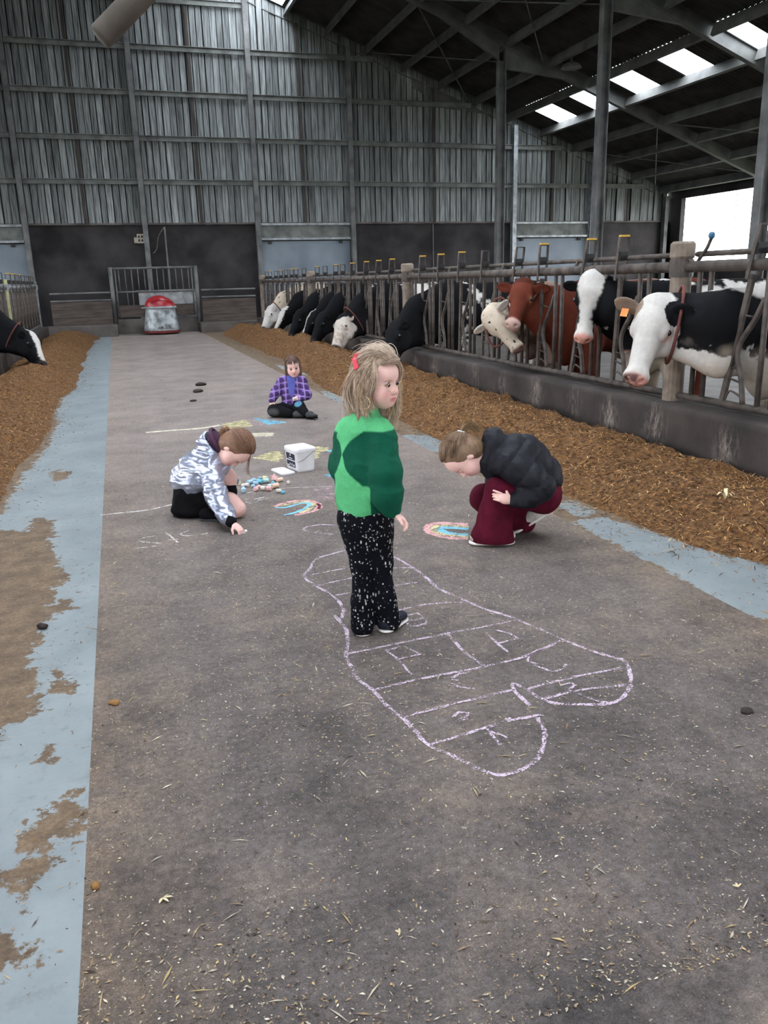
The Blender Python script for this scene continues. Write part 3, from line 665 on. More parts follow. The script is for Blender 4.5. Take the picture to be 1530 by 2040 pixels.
def heap(name, x0, x1, y0, y1, side, label, dy=0.03):
    ys = np.concatenate([np.arange(y0, min(13, y1), 0.028), np.arange(min(13, y1), y1, 0.05)]); xs = np.arange(x0, x1+1e-6, 0.028)
    X, Y = np.meshgrid(xs, ys); Z = feed_height(X, Y, side)
    n, k = X.shape; i = np.arange(n*k).reshape(n, k)
    Q = np.stack([i[:-1, :-1], i[:-1, 1:], i[1:, 1:], i[1:, :-1]], -1).reshape(-1, 4)
    z = np.maximum(Z, -0.004); keep = (z.ravel()[Q].max(1) > 0.0)
    Q = Q[keep]; V = np.stack([X, Y, z+0.002], -1).reshape(-1, 3)
    used = np.unique(Q); mp = np.zeros(len(V), int); mp[used] = np.arange(len(used))
    me = fast_mesh(name, V[used], mp[Q], smooth=True)
    o = mesh_obj(name, me, M_feed); return tag(o, label, 'feed', kind='stuff')
def sticks(name, P, L, Wd, yawv, pitch, cols, m, label=None, cat=None, parent=None):
    """thin flat slivers: one quad each with a raised middle (4 triangles)"""
    n = len(P); d = np.stack([np.cos(yawv)*np.cos(pitch), np.sin(yawv)*np.cos(pitch), np.sin(pitch)], -1)
    s = np.stack([-np.sin(yawv), np.cos(yawv), np.zeros(n)], -1)
    V = np.stack([P-d*L[:, None]/2-s*Wd[:, None]/3, P-s*Wd[:, None]/2+np.array([0, 0, 1])*(0.1*L)[:, None]*0.5, P+d*L[:, None]/2,
                  P+s*Wd[:, None]/2+np.array([0, 0, 1])*(0.1*L)[:, None]*0.5], 1).reshape(-1, 3)
    Q = np.arange(4*n).reshape(n, 4)
    me = fast_mesh(name, V, Q, np.repeat(cols, 4, 0))
    o = mesh_obj(name, me, m, parent)
    if label: tag(o, label, cat)
    o['kind'] = 'stuff'; return o
PALF = np.array([lin(*c) for c in ((104, 70, 40), (122, 84, 48), (142, 100, 58), (84, 55, 32), (172, 128, 76), (58, 38, 25), (196, 162, 110), (114, 78, 46), (94, 62, 36))])
PALC = np.array([lin(*c) for c in ((186, 172, 146), (160, 138, 106), (204, 194, 174), (146, 120, 90), (128, 106, 84), (184, 160, 112), (96, 78, 64), (60, 50, 44), (170, 156, 134))])
def strands(name, side, x0, x1, y0, y1, n, parent, seed):
    r = np.random.RandomState(seed)
    Y = y0+(y1-y0)*r.rand(n)**1.5; X = x0+(x1-x0)*r.rand(n)
    h = feed_height(X[None], Y[None], side)[0]
    keep = (h > 0) | (r.rand(n) < np.exp(h/0.05)*0.5)
    X, Y, h = X[keep], Y[keep], np.maximum(h[keep], 0); n = len(X)
    L = 0.014+0.045*r.rand(n)**2; Wd = 0.003+0.006*r.rand(n)
    P = np.stack([X, Y, h+0.006+0.008*r.rand(n)], -1)
    c = PALF[r.randint(0, len(PALF), n)]*(0.75+0.7*r.rand(n))[:, None]
    return sticks(name, P, L*1.25, Wd, r.rand(n)*2*PI, (r.rand(n)-0.5)*1.1, c, M_straw, parent=parent)
H_R = heap('feed_heap', 2.6, XR-0.004, -0.5, 26.6, 1, 'long brown heap of chopped feed along the right feed fence')
H_L = heap('feed_heap', XL+0.004, -0.5, 5.0, 27.0, -1, 'brown heap of chopped feed along the left feed fence')
strands('strands', 1, 2.55, XR-0.05, 2.0, 24, 70000, H_R, 1)
strands('strands', -1, XL+0.05, -0.45, 5.5, 26, 26000, H_L, 2)
r = np.random.RandomState(11); n = 52000
Y = 1.2+13*r.rand(n)**1.7; X = -0.24+2.84*r.rand(n)
den = fbm(np.stack([X*1.5, Y*1.5, X*0], -1), 3); keep = r.rand(n) < np.clip((den-0.15)*2.0, 0.3, 1)
X, Y = X[keep], Y[keep]; n = len(X)
L = 0.0025+0.007*r.rand(n)**2.5+0.03*(r.rand(n) < 0.03)*r.rand(n); Wd = 0.0012+0.0028*r.rand(n)**1.5
sticks('floor_litter', np.stack([X, Y, np.full(n, 0.0025)], -1), L*1.9, Wd*1.8, r.rand(n)*2*PI, (r.rand(n)-0.5)*0.2, PALC[r.randint(0, len(PALC), n)]*(0.6+0.6*r.rand(n))[:, None], M_straw,
       'pale chaff and straw bits strewn over the grey floor', 'litter')
n = 9000
Y = 1.5+9*r.rand(n)**1.3; sd = r.rand(n) < 0.62; X = np.where(sd, -1.3+1.06*r.rand(n), 2.58+0.7*r.rand(n))
den = fbm(np.stack([X*3, Y*3, X*0+4], -1), 3); keep = (den > 0.52) | (r.rand(n) < 0.15); X, Y = X[keep], Y[keep]; n = len(X)
sticks('strip_litter', np.stack([X, Y, np.full(n, 0.003)], -1), 0.006+0.03*r.rand(n)**3, 0.002+0.003*r.rand(n), r.rand(n)*2*PI, (r.rand(n)-0.5)*0.3, PALF[r.randint(0, len(PALF), n)]*(0.5+0.6*r.rand(n))[:, None], M_straw,
       'straw and crumbs of feed strewn over the pale blue strips', 'litter')
# ------------------------------------------------------------------ far end of the lane: kerbs, gate, pusher robot
struct(MB().box(((XL-0.36-0.02)/2, 28.0, 0.17), (-XL+0.34, 1.2, 0.34)).build('wall_end_left', M_conc))
struct(MB().box(((2.55+4.61)/2, 28.0, 0.15), (4.61-2.55, 1.2, 0.30)).build('wall_end_right', M_conc))
struct(MB().box((1.265, 28.55, 0.24), (2.57, 0.1, 0.48)).build('wall_end_recess', M_conc))
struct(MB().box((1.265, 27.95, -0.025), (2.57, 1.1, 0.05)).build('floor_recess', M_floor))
M_board = mat('dark_wet_board', lin(56, 48, 44), lin(88, 78, 72), scale=4, rough=0.8, stretch=(0.4, 1, 3))
for nm, xa, xb, lb in (('end_partition', -1.95, -0.14, 'low dark board partition with two pipes left of the barred gate'), ('end_partition', 2.72, 4.5, 'low dark board partition with two pipes right of the barred gate')):
    z0 = 0.34 if xa < 0 else 0.30
    e = empty(nm, ((xa+xb)/2, 28.35, z0), 0, lb, 'partition', 'partitions at the lane end'); hw = (xb-xa)/2
    for k in range(3): MB().box((0, 0, 0.12+0.245*k), (2*hw, 0.05, 0.235)).build('board', M_board, e)
    for z in (1.33-z0, 1.1-z0): MB().tube([(-hw, -0.04, z), (hw, -0.04, z)], 0.028, 8).build('pipe_rail', M_steel, e, smooth=True)
g = empty('barred_gate', (1.27, 28.43, 0.3), 0, 'grey barred steel gate across the far end of the lane', 'gate')
W2 = 1.33
for s in (-1, 1):
    MB().tube([(s*W2, 0, 0.02), (s*W2, 0, 1.80)], 0.065, 10).build('gate_post', M_steel, g, smooth=True)
    MB().tube([(s*(W2-0.13), 0, 0.25), (s*(W2-0.13), 0, 1.72)], 0.025, 8).build('stile', M_steel, g, smooth=True)
    MB().box((s*W2, 0, 1.815), (0.11, 0.11, 0.04)).build('cap', M_black, g)
MB().tube([(-W2, 0, 1.76), (W2, 0, 1.76)], 0.034, 8).build('top_rail', M_steel, g, smooth=True)
MB().tube([(-W2+0.1, 0, 1.03), (W2-0.1, 0, 1.03)], 0.028, 8).build('middle_rail', M_steel, g, smooth=True)
for k in range(12):
    xx = -W2+0.24+k*(2*W2-0.48)/11
    MB().tube([(xx, 0, 1.03), (xx, 0, 1.76)], 0.016, 8).build('bar', M_steel, g, smooth=True)
for xx in (-W2+0.45, -W2+0.62): MB().tube([(xx, 0.02, 0.6), (xx, 0.02, 1.03)], 0.014, 6).build('bar', M_steel, g)
MB().box((0, 0.03, 0.42), (2*W2-0.3, 0.04, 0.38)).build('gate_board', M_board, g)
tr = empty('water_trough', (1.7, 29.1, 0.02), 0, 'pale scuffed water trough standing behind the barred gate', 'trough')
t = MB(); t.box((0, 0, 0.65), (1.9, 0.5, 1.3)); t.build('basin', mat('scuffed_pale_plastic', lin(120, 122, 124), lin(176, 178, 178), scale=5, rough=0.6), tr)
MB().box((0, 0, 1.32), (2.0, 0.6, 0.05)).build('rim', M_galv, tr)

M_red = mat('glossy_red_plastic', lin(132, 28, 36), lin(158, 38, 44), scale=3, rough=0.3, spec=0.5)
M_skirt = mat('scuffed_zinc_skirt', lin(96, 100, 102), lin(160, 166, 168), scale=5, rough=0.5, metal=0.3, contrast=(0.35, 0.6))
rb = empty('feed_pusher_robot', (1.34, 27.84, 0.0), 0, 'feed pusher robot with grey round skirt and red hood at the gate', 'robot')
MB().lathe([(0.50, 0.03), (0.57, 0.05), (0.575, 0.12), (0.53, 0.13)], 36).build('base_ring', mat('dull_red_rubber', lin(92, 36, 36), lin(120, 50, 48), rough=0.6), rb, smooth=False)
MB().lathe([(0.56, 0.12), (0.56, 0.17), (0.455, 0.80)], 36).build('skirt', M_skirt, rb, smooth=False)
MB().lathe([(0.50, 0.80), (0.52, 0.82), (0.52, 0.85), (0.48, 0.87)], 36).build('rim', M_galv, rb)
def hood():
    V = []; n = 32; prof = [(0.47, 0.87), (0.465, 0.93), (0.43, 1.02), (0.36, 1.10), (0.24, 1.17), (0.10, 1.205), (0.005, 1.21)]
    for rr, z in prof:
        for k in range(n):
            a = 2*PI*k/n; x = rr*math.cos(a); y = rr*math.sin(a)
            V.append((x, y, 0.87+(z-0.87)*(1.0-0.28*max(0, x/0.47))))
    Fc = [(i*n+k, i*n+(k+1) % n, (i+1)*n+(k+1) % n, (i+1)*n+k) for i in range(len(prof)-1) for k in range(n)]
    return make_mesh('hood', V, Fc+[tuple(range((len(prof)-1)*n, len(prof)*n))], True)
mesh_obj('hood', hood(), M_red, rb)
MB().tube(smooth_path([(-0.30, -0.37, 1.0), (-0.05, -0.40, 1.06), (0.2, -0.36, 1.03), (0.36, -0.28, 0.98)]), 0.014, 6).build('hood_crease', mat('dark_red_seam', lin(96, 20, 26), lin(110, 24, 28), rough=0.4), rb, smooth=True)
MB().box((-0.5, -0.12, 0.835), (0.16, 0.12, 0.035)).build('side_bumper', M_galv, rb)
def letters(name, text, size, m, parent, loc, rot, align='CENTER', ext=0.002):
    c = bpy.data.curves.new(name, 'FONT'); c.body = text; c.size = size; c.align_x = align; c.extrude = ext
    o = bpy.data.objects.new(name+'_tmp', c); COL.objects.link(o)
    dg = bpy.context.evaluated_depsgraph_get(); dg.update()
    me = bpy.data.meshes.new_from_object(o.evaluated_get(dg)); bpy.data.objects.remove(o); bpy.data.curves.remove(c)
    ob = mesh_obj(name, me, m, parent, loc); ob.rotation_euler = rot; return ob
letters('lettering', 'SIS', 0.155, M_black, rb, (0.16, -0.558, 0.21), (math.radians(81), 0, 0))
MB().box((-0.1, -0.553, 0.225), (0.03, 0.01, 0.03)).box((-0.02, -0.556, 0.23), (0.05, 0.01, 0.04)).box((0.1, -0.562, 0.19), (0.5, 0.006, 0.012)).build('mark', M_black, rb)

# things fixed to the far wall
sb = empty('socket_box', (1.02, 29.96, 2.88), 0, 'beige electric socket box on the far wall beside the post', 'socket box')
M_beige = mat('dusty_beige_plastic', lin(140, 132, 118), lin(170, 162, 148), scale=8, rough=0.6)
MB().box((0, -0.06, 0.15), (0.22, 0.12, 0.30)).build('housing', M_beige, sb); MB().box((-0.16, -0.05, 0.1), (0.1, 0.1, 0.18)).build('plug_unit', M_beige, sb)
for xx in (-0.05, 0.05):
    for zz in (0.09, 0.21): MB().box((xx, -0.125, zz), (0.06, 0.015, 0.07)).build('socket', M_black, sb)
pp = empty('wall_pipe', (1.83, 29.9, 0.0), 0, 'thin grey upright pipe on the far wall above the robot', 'pipe')
MB().tube([(0, 0, 0.02), (0, 0, 3.4)], 0.03, 8).build('pipe', M_steel, pp, smooth=True)
MB().tube(smooth_path([(-0.02, -0.02, 3.38), (-0.22, -0.03, 3.1), (-0.32, -0.03, 2.7), (-0.45, -0.03, 2.55)]), 0.01, 6).build('cable', M_postc, pp, smooth=True)

# hanging lamp and duct
lp = empty('barn_lamp', (13.3, 23.3, 7.26), 0, 'round dish barn lamp with a yellowed reflector under the dark roof', 'lamp')
MB().lathe([(0.30, 0.0), (0.27, 0.06), (0.16, 0.14), (0.09, 0.17)], 24).build('shade', M_raft, lp, smooth=False)
MB().lathe([(0.26, 0.005), (0.28, 0.012)], 24).build('reflector', mat('yellowed_reflector', lin(214, 206, 170), lin(236, 230, 200), rough=0.4), lp)
MB().tube([(0, 0, 0.17), (0, 0, 0.52)], 0.03, 8).build('stem', M_raft, lp)
du = empty('hanging_duct', (0.62, 9.0, 4.15), 0, 'brown round duct hanging in from the top left corner', 'duct')
M_duct = mat('dusty_brown_duct', lin(70, 64, 58), lin(92, 84, 76), scale=4, rough=0.8)
d0, d1 = Vector((-0.50, 0, -0.39)), Vector((1.6, 0, 1.55))
MB().tube([d0, d0+(d1-d0)*0.01, d1], [0.10, 0.118, 0.118], 20).build('tube', M_duct, du, smooth=True)
MB().tube([d0+(d1-d0)*0.93, d0+(d1-d0)*0.96], 0.13, 20).build('collar', M_steel, du)
MB().tube([(1.35, 0, 1.4), (1.35, 0, 7.3)], 0.006, 5).build('wire', M_steel, du)
MB().tube([(0.4, 0, 0.52), (0.4, 0, 7.2)], 0.006, 5).build('wire', M_steel, du)
# ------------------------------------------------------------------ smooth solids: blended distance fields turned into one closed mesh
def unit(v): v = np.asarray(v, float); return v/(np.linalg.norm(v)+1e-12)
class Field:
    def __init__(s): s.ops = []
    def cap(s, a, b, ra, rb=None, k=0.03, flat=None, sub=False):
        """tapered capsule; flat=(axis, factor) squashes its cross-section along an axis"""
        a = np.asarray(a, float); b = np.asarray(b, float); rb = ra if rb is None else rb
        r = max(ra, rb)*(max(1, flat[1]) if flat else 1)
        lo, hi = np.minimum(a, b)-r, np.maximum(a, b)+r
        ba = b-a; bb = ba@ba+1e-12
        ax = unit(flat[0]) if flat else None; fc = flat[1] if flat else 1
        def fn(P):
            q = P-a; t = np.clip((q@ba)/bb, 0, 1); e = q-t[..., None]*ba
            if ax is not None: c = e@ax; e = e+(c/fc-c)[..., None]*ax
            return (np.sqrt((e*e).sum(-1))-(ra+(rb-ra)*t))*min(1, fc)
        s.ops.append((lo, hi, fn, k, sub)); return s
    def ell(s, c, r, axes=None, k=0.03, sub=False):
        c = np.asarray(c, float); r = np.asarray(r, float)
        A = np.eye(3) if axes is None else np.array([unit(x) for x in axes])
        ex = np.sqrt(((A*r[:, None])**2).sum(0)); lo, hi = c-ex, c+ex
        def fn(P):
            q = (P-c)@A.T; k0 = np.sqrt(((q/r)**2).sum(-1)); k1 = np.sqrt(((q/(r*r))**2).sum(-1))+1e-9
            return k0*(k0-1)/k1
        s.ops.append((lo, hi, fn, k, sub)); return s
    def chain(s, pts, rad, k=0.03, flat=None):
        for i in range(len(pts)-1): s.cap(pts[i], pts[i+1], rad[i], rad[i+1], k, flat)
        return s
    def bounds(s):
        o = [x for x in s.ops if not x[4]]
        return np.min([x[0] for x in o], 0), np.max([x[1] for x in o], 0)
    def mesh(s, res, lo=None, hi=None, clip=False):
        l0, h0 = s.bounds(); pad = 3*res
        lo = l0-pad if lo is None else np.maximum(np.asarray(lo, float), l0-pad); hi = h0+pad if hi is None else np.minimum(np.asarray(hi, float), h0+pad)
        n = np.ceil((hi-lo)/res).astype(int)+1
        ax = [lo[i]+res*np.arange(n[i]) for i in range(3)]
        v = np.full(tuple(n), 9.0)
        for a, b, fn, k, sub in s.ops:
            m = k+2.5*res
            i0 = np.maximum(np.floor((a-m-lo)/res).astype(int), 0); i1 = np.minimum(np.ceil((b+m-lo)/res).astype(int)+1, n)
            if (i1 <= i0).any(): continue
            sl = tuple(slice(i0[i], i1[i]) for i in range(3))
            P = np.stack(np.meshgrid(*[ax[i][sl[i]] for i in range(3)], indexing='ij'), -1)
            d = fn(P); o = v[sl]
            if sub:
                d = -d; h = np.maximum(k-np.abs(o-d), 0)/max(k, 1e-9); v[sl] = np.maximum(o, d)+h*h*k/4
            else:
                h = np.maximum(k-np.abs(o-d), 0)/max(k, 1e-9); v[sl] = np.minimum(o, d)-h*h*k/4
        return surface_nets(v, lo, res)
def surface_nets(v, lo, res):
    n = np.array(v.shape); neg = v < 0
    c = [(i, j, k) for i in (0, 1) for j in (0, 1) for k in (0, 1)]
    S = lambda o: tuple(slice(o[i], n[i]-1+o[i]) for i in range(3))
    cnt = sum(neg[S(o)].astype(np.int8) for o in c)
    act = (cnt > 0) & (cnt < 8)
    idx = np.argwhere(act); vid = np.full(act.shape, -1, np.int64); vid[act] = np.arange(len(idx))
    vals = np.stack([v[tuple((idx+np.array(o)).T)] for o in c], -1)
    pos = np.zeros((len(idx), 3)); w = np.zeros(len(idx))
    cc = np.array(c)
    for a in range(8):
        for b in range(a+1, 8):
            if np.abs(cc[a]-cc[b]).sum() != 1: continue
            va, vb = vals[:, a], vals[:, b]; m = (va < 0) != (vb < 0)
            t = np.where(m, va/np.where(m, va-vb, 1), 0)
            pos += np.where(m[:, None], cc[a]+t[:, None]*(cc[b]-cc[a]), 0); w += m
    V = lo+res*(idx+pos/w[:, None])
    Qs = []
    for ax in range(3):
        o = [0, 0, 0]; o[ax] = 1
        A = neg; s0 = [slice(None)]*3; s1 = [slice(None)]*3; s0[ax] = slice(0, -1); s1[ax] = slice(1, None)
        ch = A[tuple(s0)] != A[tuple(s1)]
        e = np.argwhere(ch); b, d = (ax+1) % 3, (ax+2) % 3
        e = e[(e[:, b] > 0) & (e[:, d] > 0) & (e[:, b] < n[b]-1) & (e[:, d] < n[d]-1)]
        if not len(e): continue
        B = np.zeros(3, int); B[b] = 1; D = np.zeros(3, int); D[d] = 1
        q = np.stack([vid[tuple((e-B-D).T)], vid[tuple((e-D).T)], vid[tuple(e.T)], vid[tuple((e-B).T)]], -1)
        fl = A[tuple(e.T)]
        q = np.where(fl[:, None], q, q[:, ::-1]); Qs.append(q)
    return V, np.concatenate(Qs)
def relax(V, Q, it=1, lam=0.5):
    for _ in range(it):
        s = np.zeros_like(V); w = np.zeros(len(V))
        for a in range(4):
            i, j = Q[:, a], Q[:, (a+1) % 4]
            np.add.at(s, i, V[j]); np.add.at(s, j, V[i]); np.add.at(w, i, 1); np.add.at(w, j, 1)
        V = V+lam*(s/np.maximum(w, 1)[:, None]-V)
    return V
def normals(V, Q):
    n = np.cross(V[Q[:, 2]]-V[Q[:, 0]], V[Q[:, 3]]-V[Q[:, 1]]); N = np.zeros_like(V)
    for a in range(4): np.add.at(N, Q[:, a], n)
    return N/(np.linalg.norm(N, axis=1)[:, None]+1e-12)

# ------------------------------------------------------------------ cows
M_hide = mat('short_cow_hair', (0.86, 0.86, 0.86), (1.0, 1.0, 1.0), scale=30, rough=0.75, attr='Col', bump=0.15, bscale=180, spec=0.1, dist=0.004)
M_eye = mat('wet_dark_eye', (0.006, 0.005, 0.005), (0.01, 0.008, 0.007), rough=0.08, spec=0.6)
M_collar = mat('red_brown_collar', lin(70, 38, 34), lin(104, 56, 48), scale=20, rough=0.7)
M_tag = mat('orange_ear_tag', lin(206, 120, 60), lin(222, 140, 76), scale=10, rough=0.5)
BLK, WHT, CRM, BRN, PNK, DRK = [np.array(lin(*c)) for c in ((13, 13, 16), (194, 189, 183), (190, 176, 158), (98, 46, 32), (206, 150, 138), (60, 50, 50))]
EAR, HD = [None], [None]
def cow(label, base, face, poll, muzzle, nrm, paint, res=0.011, ear=0.15, eardir=(0.5, -0.25), collar=True, tags=True, neck_r=0.25, body_res=0.03, pass_pt=None, throat=None, bodyyaw=0.0, hs=1.16, throat_mid=None, neck_flat=0.68):
    """base: chest point on the floor; face: +1 looks along -x, -1 along +x; poll, muzzle in world coordinates"""
    base = np.array([base[0], base[1], 0.02]); sg = -face
    cy, sy = math.cos(bodyyaw), math.sin(bodyyaw)
    def T(x, y, z):      # trunk frame: x forward
        x, y = x*cy-y*sy, x*sy+y*cy
        return np.array([sg*x, sg*y, z-0.02])
    poll = np.asarray(poll, float)-base; muz = np.asarray(muzzle, float)-base
    L = np.linalg.norm(muz-poll); d = (muz-poll)/L; n = np.asarray(nrm, float); n = unit(n-d*(n@d)); s = np.cross(d, n)
    H = lambda t, u, w: poll+d*(t*L)+s*u*(L/0.55*hs)+n*w*(L/0.55*hs)
    q = L/0.55*hs
    f = Field(); ears = []
    # trunk, in the trunk frame
    f.ell(T(-0.95, 0, 0.98), (0.85, 0.34, 0.40), [T(1, 0, 0.02), T(0, 1, 0.02), (0, 0, 1)], k=0.1)
    f.ell(T(-0.2, 0, 0.98), (0.42, 0.25, 0.36), [T(1, 0, 0.02), T(0, 1, 0.02), (0, 0, 1)], k=0.12)
    f.ell(T(-1.62, 0, 1.12), (0.30, 0.28, 0.27), [T(1, 0, 0.02), T(0, 1, 0.02), (0, 0, 1)], k=0.12)
    f.cap(T(-0.2, 0, 1.30), T(-1.7, 0, 1.30), 0.10, 0.12, 0.12)
    f.ell(T(-1.35, 0, 0.58), (0.22, 0.18, 0.15), k=0.08)
    for y in (-0.17, 0.17):
        f.chain([T(-0.22, y*0.9, 0.85), T(-0.2, y, 0.44), T(-0.22, y, 0.12)], [0.15, 0.07, 0.045], 0.05)
        f.cap(T(-0.22, y, 0.12), T(-0.19, y, 0.06), 0.05, 0.055, 0.02)
        f.chain([T(-1.58, y, 1.0), T(-1.42, y*1.15, 0.68), T(-1.70, y*1.15, 0.47), T(-1.65, y*1.15, 0.12)], [0.2, 0.12, 0.06, 0.045], 0.05)
        f.cap(T(-1.65, y*1.15, 0.12), T(-1.62, y*1.15, 0.06), 0.05, 0.055, 0.02)
    f.chain([T(-1.9, 0, 1.28), T(-1.98, 0, 1.05), T(-1.96, 0, 0.6)], [0.04, 0.028, 0.03], 0.03)
    # neck
    w0 = T(-0.12, 0, 1.16); mid = (np.asarray(pass_pt, float)-base) if pass_pt is not None else (w0*0.45+poll*0.55+np.array([0, 0, -0.02]))
    nk = poll-d*0.01-n*0.075
    lat = unit(np.cross(nk-w0, (0, 0, 1.0)) if abs(unit(nk-w0)[2]) < 0.95 else s)
    f.chain([w0, mid, nk], [neck_r*1.12, neck_r*0.84, 0.125*q], 0.08, (lat, neck_flat))
    th = H(0.26, 0, -0.13) if throat is None else np.asarray(throat, float)-base
    f.chain([T(-0.05, 0, 0.82), (T(-0.05, 0, 0.82)*0.45+th*0.55) if throat_mid is None else np.asarray(throat_mid, float)-base, th], [0.17, 0.13, 0.075*q], 0.09, (lat, 0.62))
    f.ell(T(0.03, 0, 0.75), (0.17, 0.13, 0.25), [T(1, 0, 0.02), T(0, 1, 0.02), (0, 0, 1)], k=0.1)
    # head
    f.ell(H(0.16, 0, -0.035), (0.135*q, 0.112*q, 0.12*q), [d, s, n], k=0.04)
    f.ell(H(0.10, 0, 0.035), (0.13*q, 0.105*q, 0.055*q), [d, s, n], k=0.04)
    f.ell(H(-0.03, 0, 0.02), (0.05*q, 0.075*q, 0.065*q), [d, s, n], k=0.05)
    f.cap(H(0.2, 0, 0.0), H(0.84, 0, -0.005), 0.094*q, 0.062*q, 0.05, (s, 0.95))
    f.cap(H(0.18, 0, -0.115), H(0.80, 0, -0.07), 0.080*q, 0.046*q, 0.045, (s, 0.85))
    f.ell(H(0.92, 0, -0.012), (0.055*q, 0.078*q, 0.066*q), [d, s, n], k=0.035)
    f.ell(H(0.90, 0, -0.07), (0.05*q, 0.05*q, 0.03*q), [d, s, n], k=0.03)
    for y in (-1, 1):
        f.ell(H(0.25, y*0.058, -0.095), (0.125*q, 0.042*q, 0.09*q), [d, s, n], k=0.05)
        f.ell(H(0.30, y*0.088, 0.012), (0.05*q, 0.028*q, 0.036*q), [d, s, n], k=0.03)
        f.ell(H(0.985, y*0.04, 0.012), (0.02*q, 0.016*q, 0.012*q), [d, s, n], k=0.012, sub=True)
        # ear: drooping leaf
        eo = H(0.06, y*0.095, 0.01); ed = unit(s*y*0.92+n*eardir[1]+d*eardir[0]*0.3-d*0.12)
        en = unit(n*0.5+d*0.75-ed*((n*0.5+d*0.75)@ed)); es = np.cross(ed, en)
        ears.append((y, eo+ed*0.045, eo+ed*ear)); f.ell(eo+ed*ear*0.52, (ear*0.56, 0.055*q, 0.017), [ed, es, en], k=0.018)
        f.ell(eo+ed*ear*0.6+en*0.02, (ear*0.36, 0.03*q, 0.014), [ed, es, en], k=0.012, sub=True)
    # fine mesh for head and neck, coarser for the trunk: one surface, split at the shoulder
    cut = sg*(-0.12) if bodyyaw == 0 else sg*(-0.05)
    lo = np.array([-9, -9, -9.]); hi = np.array([9, 9, 9.]); lo2, hi2 = lo.copy(), hi.copy()
    if sg > 0: lo[0] = cut; hi2[0] = cut+body_res
    else: hi[0] = cut; lo2[0] = cut-body_res
    V1, Q1 = f.mesh(res, lo, hi); V2, Q2 = f.mesh(body_res, lo2, hi2)
    V = np.concatenate([V1, V2]); Q = np.concatenate([Q1, Q2+len(V1)])
    rel = V-poll; t = rel@d/L; u = rel@s/q; w = rel@n/q
    ax0, ax1 = H(0.05, 0, -0.03), H(0.9, 0, -0.03); ba = ax1-ax0; tt = np.clip((V-ax0)@ba/(ba@ba), 0, 1); hdist = np.linalg.norm(V-ax0-tt[:, None]*ba, axis=1)
    earm = np.zeros(len(V))
    for yy, e0, e1 in ears: eb = e1-e0; te = np.clip((V-e0)@eb/(eb@eb), 0, 1); earm[np.linalg.norm(V-e0-te[:, None]*eb, axis=1) < 0.075*q] = yy
    EAR[0] = earm; HD[0] = hdist/q
    head = (hdist < 0.172*q) | (earm != 0)
    t = np.where(np.linalg.norm(rel, axis=1) < 1.3*L, t, 0.0)
    x = sg*V[:, 0]; y = sg*V[:, 1]
    nz = fbm(V*6+base, 4)-0.5; n2 = fbm(V*26+5+base, 3)-0.5
    cols = paint(V+base, t, u, w, x, y, V[:, 2], head, nz, n2)
    cols = cols*(0.9+0.35*(fbm(V*9+2, 3)-0.5))[:, None]
    o = mesh_obj('cow', fast_mesh('cow', V, Q, np.clip(cols, 0, 1), True), M_hide, None, tuple(base)); tag(o, label, 'cow', 'cows at the feed fences')
    for yy in (-1, 1):
        c = H(0.31, yy*0.1115, 0.012); b = MB(); er = 1.15
        b.lathe([(a*er, z*er) for a, z in ((0.002, -0.021), (0.012, -0.017), (0.019, -0.009), (0.021, 0), (0.019, 0.009), (0.012, 0.017), (0.002, 0.021))], 14, tuple(c)); b.build('eye', M_eye, o, smooth=True)
    if collar:
        cpos = nk+(mid-nk)*0.30; cd = unit(mid-nk); r0 = 0.125*q+(neck_r*0.84-0.125*q)*0.30
        vv = unit(np.cross(cd, lat)); dn = vv if vv[2] < 0 else -vv
        pts = [cpos+dn*0.07+lat*(math.cos(a)*(r0*0.8+0.03))+dn*(math.sin(a)*(r0+0.12)) for a in np.linspace(0, 2*PI, 33)[:-1]]
        MB().tube([tuple(p) for p in pts]+[tuple(pts[0])], 0.013, 6, False).build('collar', M_collar, o, smooth=True)
    if tags:
        for yy in (1,):
            eo = H(0.06, yy*0.095, 0.01); ed = unit(s*yy*0.92+n*eardir[1]+d*eardir[0]*0.3-d*0.12)
            p = eo+ed*ear*0.55+d*0.03; b = MB().beam(tuple(p+d*0.0), tuple(p+d*0.07), 0.055, 0.006, tuple(n)); b.build('ear_tag', M_tag, o)
    return o
def mixc(a, b, f): f = np.clip(f, 0, 1)[:, None]; return a*(1-f)+b*f
def step(v, e=0.02): return np.clip(v/e+0.5, 0, 1)
def muzz(c, t, w, u, col=PNK, at=0.86): return mixc(c, np.broadcast_to(col, c.shape), step(t-at-0.05*np.abs(u)*6+0.0*w, 0.06))
W_EAR = -1
def paint_white_face(P, t, u, w, x, y, z, head, nz, n2):
    c = np.tile(WHT, (len(t), 1))
    nb = (EAR[0] == 0)*step(HD[0]-0.168+0.10*nz+0.04*n2, 0.012)*step(x-0.06+0.3*nz+0.1*n2, 0.03)*step(z-0.86+0.45*nz+0.25*n2, 0.03)
    c = mixc(c, BLK, nb*step(1.30-z+0.3*(x-0.25)+0.25*nz, 0.03))
    c = mixc(c, CRM, (~head)*step(0.82-z+0.3*nz, 0.2)*0.8)
    c = mixc(c, BLK, (x < 0.0)*step(nz-0.06+0.2*n2, 0.02))
    c = mixc(c, BLK*1.6, (EAR[0] == W_EAR)*1.0); c = mixc(c, np.array(lin(120, 92, 70)), (EAR[0] == -W_EAR)*0.8)
    c = mixc(c, PNK, head*np.exp(-((t-0.34)/0.06)**2-((np.abs(u)-0.1)/0.03)**2-((w+0.01)/0.035)**2)*0.9)
    c = muzz(c, t, w, u, PNK, 0.93); c = mixc(c, DRK, step(t-0.94, 0.04)*step(u+0.0+0.2*n2, 0.03)*head*0.85)
    return c
